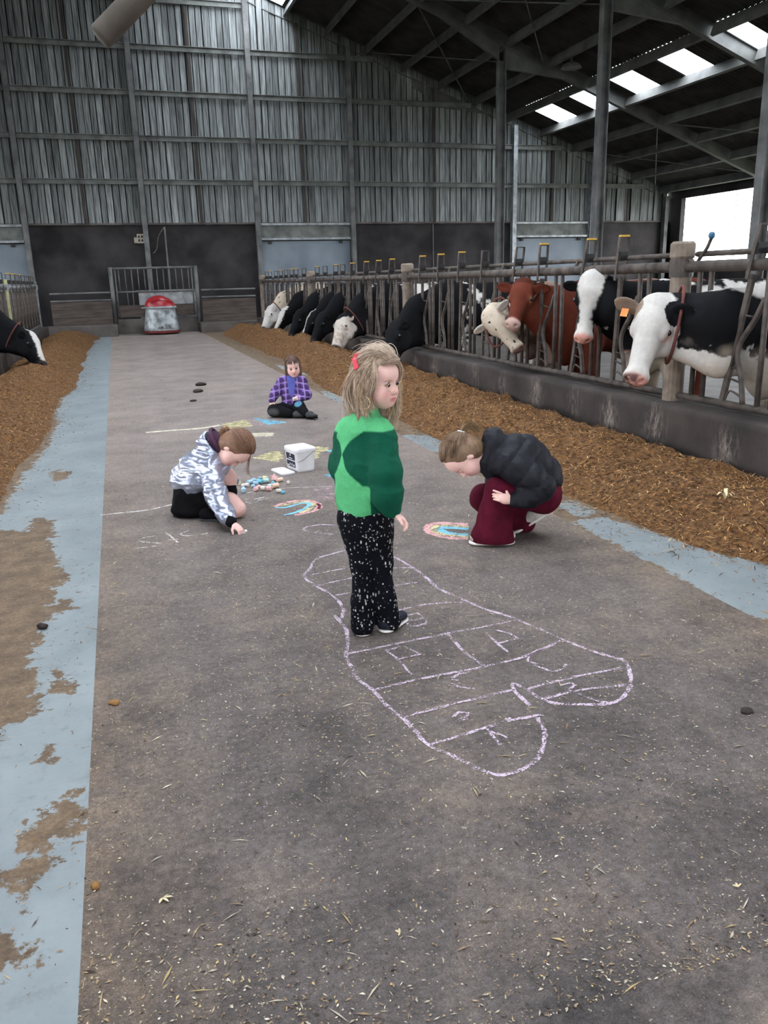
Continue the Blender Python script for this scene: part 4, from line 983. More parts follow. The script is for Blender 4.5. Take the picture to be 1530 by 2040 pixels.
def paint_blaze(P, t, u, w, x, y, z, head, nz, n2):
    c = np.tile(BLK, (len(t), 1))
    bl = step(0.075+0.03*np.cos(t*5)-np.abs(u)+0.04*n2, 0.015)*step(w+0.06+0.03*nz, 0.02)*head
    c = mixc(c, WHT, np.maximum(bl, head*step(t-0.72+0.1*nz, 0.03)))
    c = mixc(c, WHT, (~head)*step(nz-0.07+0.2*n2, 0.02)*step(-(x-0.0), 0.05)); c = mixc(c, CRM, (~head)*step(0.7-z+0.3*nz, 0.1))
    c = mixc(c, CRM, (~head)*step(x-0.02, 0.05)*step(0.16+0.3*nz-np.abs(z-1.12), 0.03)*(u < -0.06)*0)
    return muzz(c, t, w, u, PNK, 0.9)
def paint_brown(P, t, u, w, x, y, z, head, nz, n2):
    c = np.tile(BRN, (len(t), 1)); c = mixc(c, BRN*0.62, step(x*-1+0.25+nz, 0.4)*0.5*(~head)); c = mixc(c, BRN*0.55, head*step(0.02-t+0.1*nz, 0.05))
    c = mixc(c, np.array(lin(190, 160, 120)), head*np.exp(-((t-0.31)/0.055)**2-((np.abs(u)-0.105)/0.022)**2-((w-0.0)/0.03)**2)*0.9)
    return muzz(c, t, w, u, np.array(lin(186, 156, 146)), 0.87)
def paint_cream(P, t, u, w, x, y, z, head, nz, n2):
    c = np.tile(CRM*1.12, (len(t), 1)); c = mixc(c, BLK, step(n2-0.255, 0.02)); c = mixc(c, WHT, head*(np.abs(u) > 0.12)*0.8)
    c = mixc(c, BRN*0.8, (~head)*step(-x+0.2+nz, 0.1)*0.7)
    return muzz(c, t, w, u, np.array(lin(110, 84, 80)), 0.92)
def paint_spotneck(P, t, u, w, x, y, z, head, nz, n2):
    c = np.tile(CRM, (len(t), 1)); c = mixc(c, BLK, (~head)*step(n2-0.20, 0.02)); c = mixc(c, WHT, head*1.0); return muzz(c, t, w, u, DRK*2, 0.93)
def black_with(blaze=0.0, wither=0.0, facew=0.0):
    def fn(P, t, u, w, x, y, z, head, nz, n2):
        c = np.tile(BLK, (len(t), 1))
        if blaze: c = mixc(c, WHT, head*step(blaze-np.abs(u)+0.06*nz+0.03*n2, 0.012)*step(w-0.02+0.05*nz, 0.02)*step(0.9-t, 0.05))
        if facew: c = mixc(c, np.array(lin(186, 176, 166)), head*step(t-0.08+0.2*nz, 0.03)*step(w+0.05+0.15*nz+facew*0.1, 0.04)); c = mixc(c, np.array(lin(140, 112, 92)), head*step(n2-0.04, 0.08)*(t > 0.3)*0.5)
        if wither: c = mixc(c, CRM, (~head)*step(z-1.28+0.2*nz, 0.04)*step(x+0.2, 0.1))
        c = mixc(c, WHT, (x < -0.25)*step(nz-0.08+0.2*n2, 0.02)); return muzz(c, t, w, u, DRK, 0.92)
    return fn
cow('white-faced black and white cow with a red collar leaning over the kerb', (4.88, 5.30), 1, (4.09, 5.70, 1.215), (3.80, 5.52, 0.685), (-0.70, -0.68, 0.35), paint_white_face, 0.0105, 0.21, (0.25, 0.75), neck_r=0.26, pass_pt=(4.43, 5.33, 1.12), throat=(4.18, 5.60, 0.94), throat_mid=(4.42, 5.33, 0.86), neck_flat=0.6)
cow('black cow with a broad white blaze facing the lane', (4.85, 6.90), 1, (4.36, 7.10, 1.42), (4.20, 6.97, 0.89), (-0.62, -0.74, 0.1), paint_blaze, 0.0105, 0.17, (0.35, -0.35), collar=False, tags=False, pass_pt=(4.56, 6.94, 1.2))
cow('red-brown cow looking towards the camera through the fence', (4.85, 8.36), 1, (4.31, 8.42, 1.38), (4.05, 8.18, 0.98), (-0.45, -0.55, 0.75), paint_brown, 0.0105, 0.19, (0.1, 0.02), tags=False, pass_pt=(4.56, 8.42, 1.15), throat=(4.35, 8.35, 1.06))
cow('cream white cow with head lowered beside the red-brown cow', (4.85, 9.22), 1, (3.99, 8.58, 1.08), (4.22, 8.33, 0.70), (-0.75, -0.2, 0.3), paint_cream, 0.0115, 0.17, (0.1, 0.05), tags=False, pass_pt=(4.5, 9.12, 1.0))
hd = [(22.92, paint_spotneck, 'cream cow with a spotted neck feeding farthest along the right fence', -0.25), (20.67, black_with(0.09, 1), 'black cow with a white forehead feeding, second from the far end', 0.1), (19.02, black_with(), 'all black feeding cow third from the far end, in front of a fence post', -0.1),
      (17.57, black_with(0.01), 'black feeding cow fourth from the far end', 0.0), (16.82, black_with(), 'black feeding cow fifth from the far end with head deep in the feed', -0.15), (15.32, black_with(0, 0, 1.0), 'black feeding cow with a pale dirty white face in the middle', -0.35),
      (12.2, black_with(), 'black feeding cow with head low behind the girl in green', -0.3)]
for i, (yy, pt, lb, dy) in enumerate(hd):
    zf = 0.36
    cow(lb, (4.82, yy), 1, (4.02, yy+dy*0.7, 0.78), (3.72, yy+dy*1.5-0.1, 0.30), (-0.9, -0.25, 0.5), pt, 0.016, 0.16, (0.1, 0.0), tags=False, collar=i in (0, 5), neck_r=0.29, body_res=0.04, pass_pt=(4.44, yy+dy*0.2, 1.0))
cow('black cow with a white face feeding at the left fence', (-2.5, 15.97), -1, (-1.50, 15.62, 0.68), (-1.30, 15.22, 0.22), (0.85, -0.3, 0.55), black_with(0.06, 0), 0.014, 0.16, (0.1, 0.0), tags=False, neck_r=0.26, pass_pt=(-2.1, 15.9, 1.0))
# ------------------------------------------------------------------ people
M_skin = mat('fair_skin', (0.95, 0.95, 0.95), (1, 1, 1), scale=40, rough=0.5, attr='Col', spec=0.3)
M_cloth = mat('woven_cloth', (0.86, 0.86, 0.86), (1.0, 1.0, 1.0), scale=90, rough=0.85, attr='Col', bump=0.2, bscale=400, spec=0.15, dist=0.003)
M_hair = mat('fine_hair', (0.75, 0.75, 0.75), (1.1, 1.1, 1.1), scale=60, rough=0.5, attr='Col', spec=0.35)
M_silver = mat('silver_lilac_foil_jacket', lin(146, 152, 172), lin(186, 190, 208), scale=5, rough=0.3, metal=0.7, bump=0.35, bscale=9, dist=0.02, stretch=(1, 1, 3))
M_puff = mat('dark_navy_puffer', lin(16, 16, 22), lin(26, 26, 34), spec=0.2, scale=8, rough=0.6, bump=0.3, bscale=30, dist=0.01)
M_wine = mat('wine_red_corduroy', lin(62, 11, 28), lin(84, 19, 38), scale=12, rough=0.9, bump=0.2, bscale=60, spec=0.1)
M_blackc = mat('black_cloth', lin(12, 12, 14), lin(20, 19, 22), scale=14, rough=0.9, spec=0.1)
M_white = mat('white_rubber_sole', lin(206, 202, 196), lin(236, 232, 226), scale=16, rough=0.6)
M_shoe = mat('scuffed_white_trainer', lin(150, 142, 132), lin(216, 210, 202), scale=14, rough=0.7)
M_gold = mat('thin_gold_wire', lin(196, 164, 110), lin(220, 190, 140), scale=5, rough=0.3, metal=0.8)
M_redbow = mat('red_satin_bow', lin(196, 34, 58), lin(226, 60, 84), scale=10, rough=0.5)
M_chalkw = mat('white_chalk', lin(214, 210, 204), lin(240, 238, 232), scale=30, rough=0.95)
def trouser_print():
    m = mat('black_trousers_with_white_specks', lin(9, 9, 15), lin(15, 15, 22), scale=10, rough=0.9, spec=0.1)
    nt = m.node_tree; N = nt.nodes; L = nt.links; b = N['Principled BSDF']; src = b.inputs['Base Color'].links[0].from_socket
    tc = N.new('ShaderNodeTexCoord'); prev = src
    for sc, st, rot, lo_, hi_ in ((62, (1, 1, 1), (0, 0, 0), 0.20, 0.26), (50, (1, 1, 0.42), (0.7, 0.3, 0.2), 0.16, 0.21), (50, (1, 0.9, 0.42), (-0.8, 0.5, 1.2), 0.14, 0.19)):
        mp = N.new('ShaderNodeMapping'); mp.inputs['Scale'].default_value = st; mp.inputs['Rotation'].default_value = rot; L.new(tc.outputs['Object'], mp.inputs[0])
        vo = N.new('ShaderNodeTexVoronoi'); vo.inputs['Scale'].default_value = sc; L.new(mp.outputs[0], vo.inputs['Vector'])
        mr = N.new('ShaderNodeMapRange'); mr.inputs['From Min'].default_value = hi_; mr.inputs['From Max'].default_value = lo_; L.new(vo.outputs['Distance'], mr.inputs['Value'])
        sp = N.new('ShaderNodeSeparateColor'); L.new(vo.outputs['Color'], sp.inputs[0])
        g = N.new('ShaderNodeMapRange'); g.inputs['From Min'].default_value = 0.2; g.inputs['From Max'].default_value = 0.9; L.new(sp.outputs[0], g.inputs['Value'])
        mu = N.new('ShaderNodeMath'); mu.operation = 'MULTIPLY'; L.new(mr.outputs[0], mu.inputs[0]); L.new(g.outputs[0], mu.inputs[1])
        mx = N.new('ShaderNodeMix'); mx.data_type = 'RGBA'; mx.inputs['B'].default_value = (*lin(188, 187, 184), 1)
        L.new(mu.outputs[0], mx.inputs['Factor']); L.new(prev, mx.inputs['A']); prev = mx.outputs['Result']
    L.new(prev, b.inputs['Base Color']); return m
M_print = trouser_print()
SKIN = np.array(lin(230, 186, 176)); LIP = np.array(lin(186, 96, 98)); CHEEK = np.array(lin(222, 150, 142))
A3 = lambda *v: np.array(v, float)
class HeadFrame:
    def __init__(s, c, F, U, sc=1.0):
        s.c = np.asarray(c, float); s.F = unit(F); U = np.asarray(U, float); s.U = unit(U-s.F*(U@s.F)); s.S = np.cross(s.U, s.F); s.k = sc
    def p(s, f, l, u): return s.c+s.k*(s.F*f+s.S*l+s.U*u)
def add_head(f, h, neck_to, neck_r=0.036):
    k = h.k; ax = [h.F, h.S, h.U]
    E = lambda c, r, kk=0.03, sub=False: f.ell(h.p(*c), np.array(r)*k, ax, kk*k, sub)
    E((-0.014, 0, 0.028), (0.093, 0.076, 0.086)); E((0.02, 0, -0.03), (0.066, 0.061, 0.072), 0.04); E((0.048, 0, -0.084), (0.030, 0.030, 0.022), 0.045)
    E((0.05, 0, 0.035), (0.04, 0.055, 0.04), 0.03)
    for y in (-1, 1):
        E((0.047, y*0.034, -0.048), (0.030, 0.028, 0.030), 0.03)
        E((0.098, y*0.030, -0.006), (0.014, 0.018, 0.011), 0.016, True)
        E((0.087, y*0.010, -0.039), (0.010, 0.008, 0.008), 0.008)
        E((-0.010, y*0.0745, -0.018), (0.015, 0.0065, 0.025), 0.008)
    f.cap(h.p(0.080, 0, -0.006), h.p(0.097, 0, -0.036), 0.007*k, 0.0115*k, 0.014*k)
    E((0.081, 0, -0.0635), (0.011, 0.020, 0.0055), 0.006); E((0.079, 0, -0.0745), (0.011, 0.016, 0.006), 0.006)
    E((0.092, 0, -0.0690), (0.010, 0.015, 0.0016), 0.003, True)
    f.cap(h.p(-0.03, 0, -0.06), neck_to, neck_r*k, neck_r*1.15*k, 0.03*k)
def skin_cols(V, h):
    c = np.tile(SKIN, (len(V), 1))
    if h is not None:
        r = (V-h.c)/h.k; f, l, u = r@h.F, r@h.S, r@h.U
        lp = np.exp(-((l)/0.019)**4-((u+0.069)/0.0095)**4)*(f > 0.06); c = mixc(c, LIP, lp*0.9)
        ck = np.exp(-((np.abs(l)-0.04)/0.022)**2-((u+0.045)/0.022)**2)*(f > 0.02); c = mixc(c, CHEEK, ck*0.55)
        c = mixc(c, CHEEK, np.exp(-((l)/0.014)**2-((u+0.036)/0.012)**2)*(f > 0.08)*0.4)
    return c*(0.96+0.1*(fbm(V*40, 2)-0.5))[:, None]
def add_hand(f, w, D, N, thumb, s=1.0, curl=0.5, point=()):
    """palm, four fingers and thumb; D towards the fingers, N the palm side, thumb the sideways unit towards the thumb"""
    w = np.asarray(w, float); D = unit(D); N = unit(np.asarray(N, float)-D*(np.asarray(N, float)@D)); T = np.cross(D, N); T = T if T@np.asarray(thumb, float) > 0 else -T
    f.cap(w-D*0.03*s, w+D*0.015*s, 0.019*s, 0.02*s, 0.012*s, (N, 0.75))
    f.ell(w+D*0.036*s, (0.036*s, 0.030*s, 0.0145*s), [D, T, N], 0.012*s)
    for i, (ln, r) in enumerate(((0.05, 0.0075), (0.056, 0.0078), (0.05, 0.0073), (0.039, 0.0064))):
        p = w+D*0.06*s+T*(0.0215-0.0145*i)*s; a = 0.0; cu = 0.08 if i in point else curl
        for j, q in enumerate((0.45, 0.32, 0.25)):
            a += cu*(0.8 if j == 0 else 1.0); e = p+(D*math.cos(a)+N*math.sin(a))*ln*q*s
            f.cap(p, e, r*s*(1-0.08*j), r*s*(0.94-0.1*j), 0.003*s); p = e
    p = w+D*0.012*s+T*0.024*s; d1 = unit(D*0.62+T*0.72+N*0.3); e = p+d1*0.032*s; f.cap(p, e, 0.0105*s, 0.0085*s, 0.008*s)
    d2 = unit(D*0.85+T*0.2+N*0.55); f.cap(e, e+d2*0.024*s, 0.0085*s, 0.0068*s, 0.003*s)
def wrinkle(V, Q, amp, sc=(18, 18, 18), seed=0.0):
    N = normals(V, Q); w = fbm(V*np.array(sc)+seed, 3)-0.5; r = 1-np.abs(2*(fbm(V*np.array(sc)*0.6+seed+31, 3)-0.5))*3
    return V+N*(amp*(w+0.5*np.clip(r, 0, 1)-0.2))[:, None]
def quilt(V, Q, segs, pitch, amp):
    N = normals(V, Q); best = np.full(len(V), 9e9); sp = np.zeros(len(V))
    for a, b in segs:
        a, b = np.asarray(a, float), np.asarray(b, float); ba = b-a; l = np.linalg.norm(ba); t = (V-a)@ba/l
        d = np.linalg.norm(V-a-np.clip(t, 0, l)[:, None]*ba/l, axis=1); m = d < best; best[m] = d[m]; sp[m] = t[m]
    return V+N*(amp*(np.abs(np.sin(PI*sp/pitch))**0.6-0.7))[:, None]
def cloth(name, f, res, m, parent, colfn=None, amp=0.006, sc=(18, 18, 18), seed=0.0, it=1, q=None):
    V, Q = f.mesh(res); V = relax(V, Q, it)
    if q: V = quilt(V, Q, *q)
    if amp: V = wrinkle(V, Q, amp, sc, seed)
    return mesh_obj(name, fast_mesh(name, V, Q, colfn(V) if colfn else None, True), m, parent)
def eye_pair(h, parent, gaze=None, iris=(58, 66, 84), shut=False):
    g = h.F if gaze is None else unit(gaze)
    for y in (-1, 1):
        c = h.p(0.0775 if not shut else 0.0745, y*0.030, -0.006); n1, n2 = 14, 20; V = []; Q = []
        a = unit(np.cross(g, h.U)); b = np.cross(a, g); r = 0.0125*h.k; cols = []
        for i in range(n1+1):
            th = PI*i/n1
            for j in range(n2):
                ph = 2*PI*j/n2; V.append(c+r*(g*math.cos(th)+a*math.sin(th)*math.cos(ph)+b*math.sin(th)*math.sin(ph)))
                cols.append(lin(14, 12, 14) if i <= 2 else (lin(*iris) if i <= 4 else lin(206, 194, 190)))
                if shut: cols[-1] = tuple(SKIN*0.92)
        Q = [(i*n2+j, i*n2+(j+1) % n2, (i+1)*n2+(j+1) % n2, (i+1)*n2+j) for i in range(n1) for j in range(n2)]
        mesh_obj('eye', fast_mesh('eye', np.array(V), np.array(Q)[:, ::-1], np.array(cols), True), M_eyew, parent)
        for nm, up, rr, wd in (('eyebrow', 0.017, 0.0022, 0.020), ('eyelid', 0.0065, 0.0022, 0.016)):
            pts = [h.p(0.0905-0.004*abs(t)-0.012*t*t+(0.001 if nm == 'eyelid' else 0.0), y*(0.030+wd*t), -0.006+up-0.004*t*t*(2 if nm == 'eyelid' else 1)) for t in np.linspace(-1, 1, 9)]
            MB().tube([tuple(p) for p in pts], [rr*h.k*(0.45+0.55*(1-abs(t))) for t in np.linspace(-1, 1, 9)], 6).build(nm, M_brow if nm == 'eyebrow' else M_skinlid, parent, smooth=True)
M_eyew = mat('eyeball', (0.95, 0.95, 0.95), (1, 1, 1), rough=0.12, attr='Col', spec=0.5)
M_brow = mat('brow_hair', lin(150, 116, 96), lin(168, 132, 110), rough=0.8)
M_skinlid = mat('eyelid_skin', lin(150, 108, 100), lin(170, 124, 114), rough=0.6)
def strands_obj(name, paths, rad, cols, parent, n=3, m=None):
    """paths (k, s, 3) -> thin tubes in one mesh"""
    Pp = np.asarray(paths, float); K, S, _ = Pp.shape
    T = np.gradient(Pp, axis=1); T /= np.linalg.norm(T, axis=2, keepdims=True)+1e-9
    ref = np.array([0.31, 0.52, 0.8]); Aa = np.cross(T, ref); Aa /= np.linalg.norm(Aa, axis=2, keepdims=True)+1e-9; B = np.cross(T, Aa)
    tp = (np.minimum(1, 0.35+np.linspace(0, 1, S)*8)*(1-0.8*np.linspace(0, 1, S)**3))[None, :, None]; rad = np.asarray(rad)[:, None, None] if np.ndim(rad) else rad
    V = np.stack([Pp+(Aa*math.cos(2*PI*i/n)+B*math.sin(2*PI*i/n))*rad*tp for i in range(n)], 2)
    idx = np.arange(K*S*n).reshape(K, S, n); a = idx[:, :-1]; b = idx[:, 1:]
    Q = np.stack([a, np.roll(a, -1, 2), np.roll(b, -1, 2), b], -1).reshape(-1, 4)
    C = np.broadcast_to(np.asarray(cols)[:, None, None, :], (K, S, n, 3)).reshape(-1, 3)
    return mesh_obj(name, fast_mesh(name, V.reshape(-1, 3), Q, C, True), m or M_hair, parent)
def scalp(h, th, ph, r=1.0):
    """point on the skull: th from the crown, ph azimuth with 0 at the face, positive to S"""
    d = np.stack([np.sin(th)*np.cos(ph)*0.095, np.sin(th)*np.sin(ph)*0.078, np.cos(th)*0.088], -1)*r[..., None]
    return h.c+h.k*((d[..., :1]-0.014)*h.F+d[..., 1:2]*h.S+(d[..., 2:]+0.028)*h.U)
def hair_cols(r, K, a, b): t = r.rand(K)[:, None]; return (np.array(lin(*a))*(1-t)+np.array(lin(*b))*t)*(0.8+0.4*r.rand(K))[:, None]
def finish_body(base, label, parts, h):
    Vs, Qs, Cs = [], [], []; o = 0
    for (V, Q), hh in parts: Vs.append(V); Qs.append(Q+o); Cs.append(skin_cols(V, hh)); o += len(V)
    b = mesh_obj('person', fast_mesh('person', np.concatenate(Vs), np.concatenate(Qs), np.concatenate(Cs), True), M_skin, None, (base[0], base[1], 0.0))
    b.rotation_euler = (0, 0, -YAW); tag(b, label, 'person', 'children drawing with chalk')
    return b
def shoe(parent, heel, d, ln, wd, mu, ms, up=(0, 0, 1), name='shoe', h=0.055, sole=0.018):
    heel = np.asarray(heel, float); d = unit(d); u = unit(np.asarray(up, float)-d*(np.asarray(up, float)@d)); s = np.cross(u, d)
    f = Field(); f.ell(heel+d*wd*0.75+u*(sole+h*0.5), (wd*0.8, wd*0.62, h*0.75), [d, s, u], 0.02); f.cap(heel+d*wd*0.7+u*(sole+h*0.3), heel+d*(ln-wd*0.55)+u*(sole+h*0.22), wd*0.56, wd*0.5, 0.02, (u, 0.62))
    o = cloth(name, f, 0.006, mu, parent, None, 0.002)
    f = Field(); f.cap(heel+d*wd*0.52+u*sole*0.5, heel+d*(ln-wd*0.5)+u*sole*0.5, wd*0.56, wd*0.54, 0.005, (u, sole*0.55/(wd*0.55)))
    V, Q = f.mesh(0.005); mesh_obj('sole', fast_mesh('sole', V, Q, None, True), ms, o); return o

# ---- girl in the green jumper, standing with her back half turned, looking round over her right shoulder
GB = (0.92, 3.20)
h = HeadFrame((0.058, 0.0, 1.108), (0.80, -0.60, -0.05), (-0.03, 0.02, 1), 0.98)
f = Field(); add_head(f, h, A3(0.012, 0.01, 0.95), 0.034); head_m = f.mesh(0.0036)
f = Field(); f.cap((0.0, 0, 0.87), (-0.02, 0, 0.60), 0.07, 0.08, 0.03); f.chain([(0.08, -0.065, 0.86), (0.088, -0.115, 0.74), (0.10, -0.11, 0.60)], [0.03, 0.027, 0.02], 0.02)
f.chain([(-0.085, 0.06, 0.86), (-0.125, 0.06, 0.74), (-0.10, 0.13, 0.63)], [0.03, 0.027, 0.02], 0.02)
f.chain([(-0.045, 0, 0.56), (-0.027, 0.0, 0.32), (-0.03, 0, 0.08)], [0.055, 0.035, 0.03], 0.02); f.chain([(0.04, 0, 0.56), (0.06, 0.01, 0.32), (0.07, 0.02, 0.08)], [0.055, 0.035, 0.03], 0.02)
inner = f.mesh(0.012)
f = Field(); add_hand(f, (0.112, -0.112, 0.575), (0.80, 0.05, -0.55), (-0.45, -0.25, -0.85), (0.1, -0.9, 0.3), 0.86, 0.62); hand_r = f.mesh(0.003)
f = Field(); add_hand(f, (-0.095, 0.15, 0.61), (0.3, 0.8, -0.3), (0.6, -0.4, -0.4), (0, 0, 1), 0.86, 0.5); hand_l = f.mesh(0.004)
girl = finish_body(GB, 'girl in a two-tone green jumper standing and looking back, wearing glasses', [(head_m, h), (inner, None), (hand_r, None), (hand_l, None)], h)
eye_pair(h, girl, gaze=(0.72, -0.69, -0.02))
LG, DG = np.array(lin(88, 176, 118)), np.array(lin(8, 76, 56))
fw = unit((0.50, 0.86, 0)); rt = unit((0.86, -0.50, 0))
def jumper_cols(V):
    c = np.tile(LG, (len(V), 1)); x, y, z = V.T
    u = (V-A3(-0.02, 0, 0))@rt+0.04; zc = 0.815
    wob = 0.012*np.sin(z*60)+0.02*(fbm(V*14, 2)-0.5)
    lobe = 0.125*np.clip(np.abs(u)/0.10, 0, 1)**0.72*np.where(z > zc, 0.85, np.where(u > 0, 1.0, 1.25))
    dk = step(lobe-np.abs(z-zc)+wob*0.4, 0.006)*step(0.93-z, 0.01)
    c = mixc(c, DG, dk)
    # right sleeve all dark below a slanting line, left sleeve dark
    arm = (((V-A3(0.09, -0.115, 0.74))@A3(0.3, -1, 0)) > 0.0)
    da = np.linalg.norm(V[:, :2]-A3(0.088, -0.10), axis=1)
    sl = (x > 0.02) & (y < -0.035) & (da < 0.10+0.06*(z < 0.71))
    c = mixc(c, DG, sl*step(0.872-z+0.35*(x-0.07), 0.006))
    c = mixc(c, DG, (x < -0.095)*(y > 0.0)*step(0.90-z, 0.01)*1.0)
    return c
f = Field(); f.chain([(0.005, 0.0, 0.885), (-0.012, 0.0, 0.74), (-0.02, 0.0, 0.63)], [0.096, 0.112, 0.112], 0.05, (fw, 0.78))
f.cap((-0.02, 0, 0.635), (-0.02, 0, 0.592), 0.106, 0.103, 0.02, (fw, 0.8))
f.cap(A3(0.005, 0, 0.9)+rt*0.075, A3(0.005, 0, 0.9)-rt*0.075, 0.05, 0.05, 0.05)
f.cap((0.008, 0.004, 0.93), (0.012, 0.006, 0.975), 0.052, 0.047, 0.03)
f.chain([(0.078, -0.06, 0.875), (0.086, -0.112, 0.745), (0.09, -0.118, 0.66), (0.105, -0.113, 0.60)], [0.058, 0.063, 0.062, 0.044], 0.03)
f.chain([(-0.075, 0.055, 0.875), (-0.10, 0.05, 0.75), (-0.09, 0.10, 0.66)], [0.052, 0.05, 0.04], 0.03)
f.cap((-0.02, 0, 0.60), (-0.02, 0, 0.50), 0.085, 0.085, 0.01, (fw, 0.8), True)
cloth('jumper', f, 0.0052, M_cloth, girl, jumper_cols, 0.010, (13, 13, 16), 2.0, 2)
f = Field(); f.cap((-0.018, 0, 0.60), (-0.012, 0, 0.54), 0.093, 0.104, 0.04, (fw, 0.82))
f.chain([(-0.055, 0.0, 0.52), (-0.03, 0.0, 0.32), (-0.034, -0.005, 0.14), (-0.034, -0.012, 0.035)], [0.073, 0.043, 0.045, 0.052], 0.03); f.chain([(0.045, 0.0, 0.51), (0.060, 0.01, 0.32), (0.066, 0.015, 0.14), (0.082, 0.025, 0.045)], [0.073, 0.044, 0.047, 0.056], 0.03)
cloth('trousers', f, 0.0055, M_print, girl, None, 0.006, (12, 12, 20), 5.0, 2)
M_navy = mat('navy_canvas', lin(20, 22, 34), lin(32, 34, 48), rough=0.8)
shoe(girl, (-0.038, -0.058, 0.0), (0.12, 0.99, 0), 0.19, 0.068, M_navy, M_white); shoe(girl, (0.052, -0.022, 0.0), (0.55, 0.83, 0), 0.19, 0.068, M_navy, M_white)
# hair: cap, swept locks and loose waves
r = np.random.RandomState(4)
def skullcap(h, front, back, thick=0.010, drop=0.0, side=0.0):
    f = Field(); k = h.k; ax = [h.F, h.S, h.U]
    f.ell(h.p(-0.018, 0, 0.032), np.array((0.093+thick*0.6, 0.078+thick, 0.086+thick))*k, ax, 0.02)
    f.ell(h.p(-0.045, 0, -0.01-drop*0.3), np.array((0.066+thick, 0.074+thick, 0.075+drop*0.5))*k, ax, 0.03)
    for y in (-1, 1):
        if side: f.ell(h.p(-0.012, y*0.066, -0.02-side*0.4), np.array((0.040, 0.018+thick, 0.05+side*0.6))*k, ax, 0.02)
    f.ell(h.p(0.095, 0, -0.045), np.array((0.075, 0.066, 0.092+front))*k, ax, 0.012, True)
    return f
HA, HB = (152, 124, 104), (226, 204, 182)
f = skullcap(h, 0.0, 0, 0.006, 0.04, 0.03)
V, Q = f.mesh(0.006); V = wrinkle(V, Q, 0.008, (20, 20, 20), 3)
hc = (np.array(lin(*HA))*0.55+np.array(lin(*HB))*0.45)[None]*(0.75+0.5*fbm(V*np.array([60, 60, 20]), 3))[:, None]
hair = mesh_obj('hair', fast_mesh('hair', V, Q, hc, True), M_hair, girl)
K, S = 2300, 16; t = np.linspace(0, 1, S)[None]
ph0 = r.uniform(-PI, PI, K)[:, None]; sgn = np.sign(ph0); back = np.clip(1.75-np.abs(ph0), 0, 2)
th0 = np.where(np.abs(ph0) > 0.75, 0.12+1.25*r.rand(K)[:, None], 0.12+0.25*r.rand(K)[:, None])
th = th0+(1.9+0.25*r.rand(K)[:, None])*t
ph = ph0+sgn*back*np.clip(t*1.7, 0, 1)**0.8+0.05*np.sin(t*9+r.rand(K)[:, None]*6)
P0 = scalp(h, np.minimum(th, 1.95), ph, 1.05+0.09*r.rand(K)[:, None]+0.022*np.sin(t*16+ph0*3+r.rand(K)[:, None]*2))
fall = np.clip(th-1.55, 0, 9)*(0.08+0.26*r.rand(K)[:, None]**1.5); P0[..., 2] -= fall
wv = 0.020*np.clip(t-0.35, 0, 1); P0[..., 0] += wv*np.sin(t*22+ph0*5+r.rand(K)[:, None]*1.6); P0[..., 1] += wv*np.cos(t*20+ph0*4+r.rand(K)[:, None]*1.6)
strands_obj('hair_strands', P0, 0.0008+0.0008*r.rand(K), hair_cols(r, K, HA, HB), hair)
# flyaway wisps and the two long locks that frame the face
def locks(h, start, pts, K, spread, rad, a, b, parent, seed, wave=0.008, nm='hair_lock'):
    r = np.random.RandomState(seed); base_ = np.array(smooth_path([tuple(p) for p in pts], 6)); S = len(base_)
    off = r.normal(0, spread, (K, 1, 3)); t = np.linspace(0, 1, S)[None, :, None]
    P = base_[None]+off*(0.5+0.9*t)+wave*np.sin(t*9+r.rand(K, 1, 3)*6)*t
    return strands_obj(nm, P, rad*(0.6+0.8*r.rand(K)), hair_cols(r, K, a, b), parent)
locks(h, 0, [h.p(0.03, -0.06, 0.09), h.p(0.055, -0.085, 0.04), h.p(0.045, -0.088, -0.01), h.p(0.02, -0.086, -0.06), h.p(0.035, -0.08, -0.10)], 130, 0.006, 0.0009, HA, HB, hair, 5, 0.008)
locks(h, 0, [h.p(0.055, 0.03, 0.10), h.p(0.075, 0.065, 0.05), h.p(0.05, 0.086, 0.0), h.p(0.035, 0.088, -0.05), h.p(0.05, 0.075, -0.12), h.p(0.03, 0.07, -0.2)], 140, 0.008, 0.0009, (176, 150, 126), (224, 204, 180), hair, 6, 0.010)
locks(h, 0, [h.p(0.06, -0.045, 0.078), h.p(0.082, -0.01, 0.085), h.p(0.075, 0.03, 0.09), h.p(0.02, 0.05, 0.115)], 160, 0.006, 0.0009, HA, HB, hair, 7, 0.004)
locks(h, 0, [h.p(-0.03, -0.07, 0.06), h.p(-0.075, -0.075, 0.0), h.p(-0.09, -0.07, -0.06), h.p(-0.085, -0.05, -0.13), h.p(-0.10, -0.03, -0.19)], 200, 0.012, 0.0009, HA, HB, hair, 8, 0.014)
locks(h, 0, [h.p(0.0, -0.085, 0.03), h.p(-0.01, -0.10, -0.03), h.p(-0.005, -0.09, -0.08), h.p(0.02, -0.075, -0.12)], 130, 0.008, 0.0009, HA, (226, 200, 170), hair, 9, 0.012)
locks(h, 0, [h.p(0.068, 0.0, 0.09), h.p(0.045, -0.02, 0.118), h.p(0.0, -0.045, 0.122), h.p(-0.04, -0.07, 0.095)], 260, 0.011, 0.0009, (172, 148, 128), (226, 206, 186), hair, 10, 0.004)
locks(h, 0, [h.p(0.06, 0.03, 0.092), h.p(0.035, 0.035, 0.118), h.p(-0.01, 0.03, 0.126), h.p(-0.06, 0.02, 0.105)], 220, 0.012, 0.0009, (172, 148, 128), (226, 206, 186), hair, 13, 0.004)
bow = empty('hair_bow', (0, 0, 0)); bow.parent = girl
b = MB(); p0, p1, p2 = h.p(-0.022, -0.055, 0.106), h.p(-0.055, -0.083, 0.098), h.p(-0.03, -0.096, 0.055)
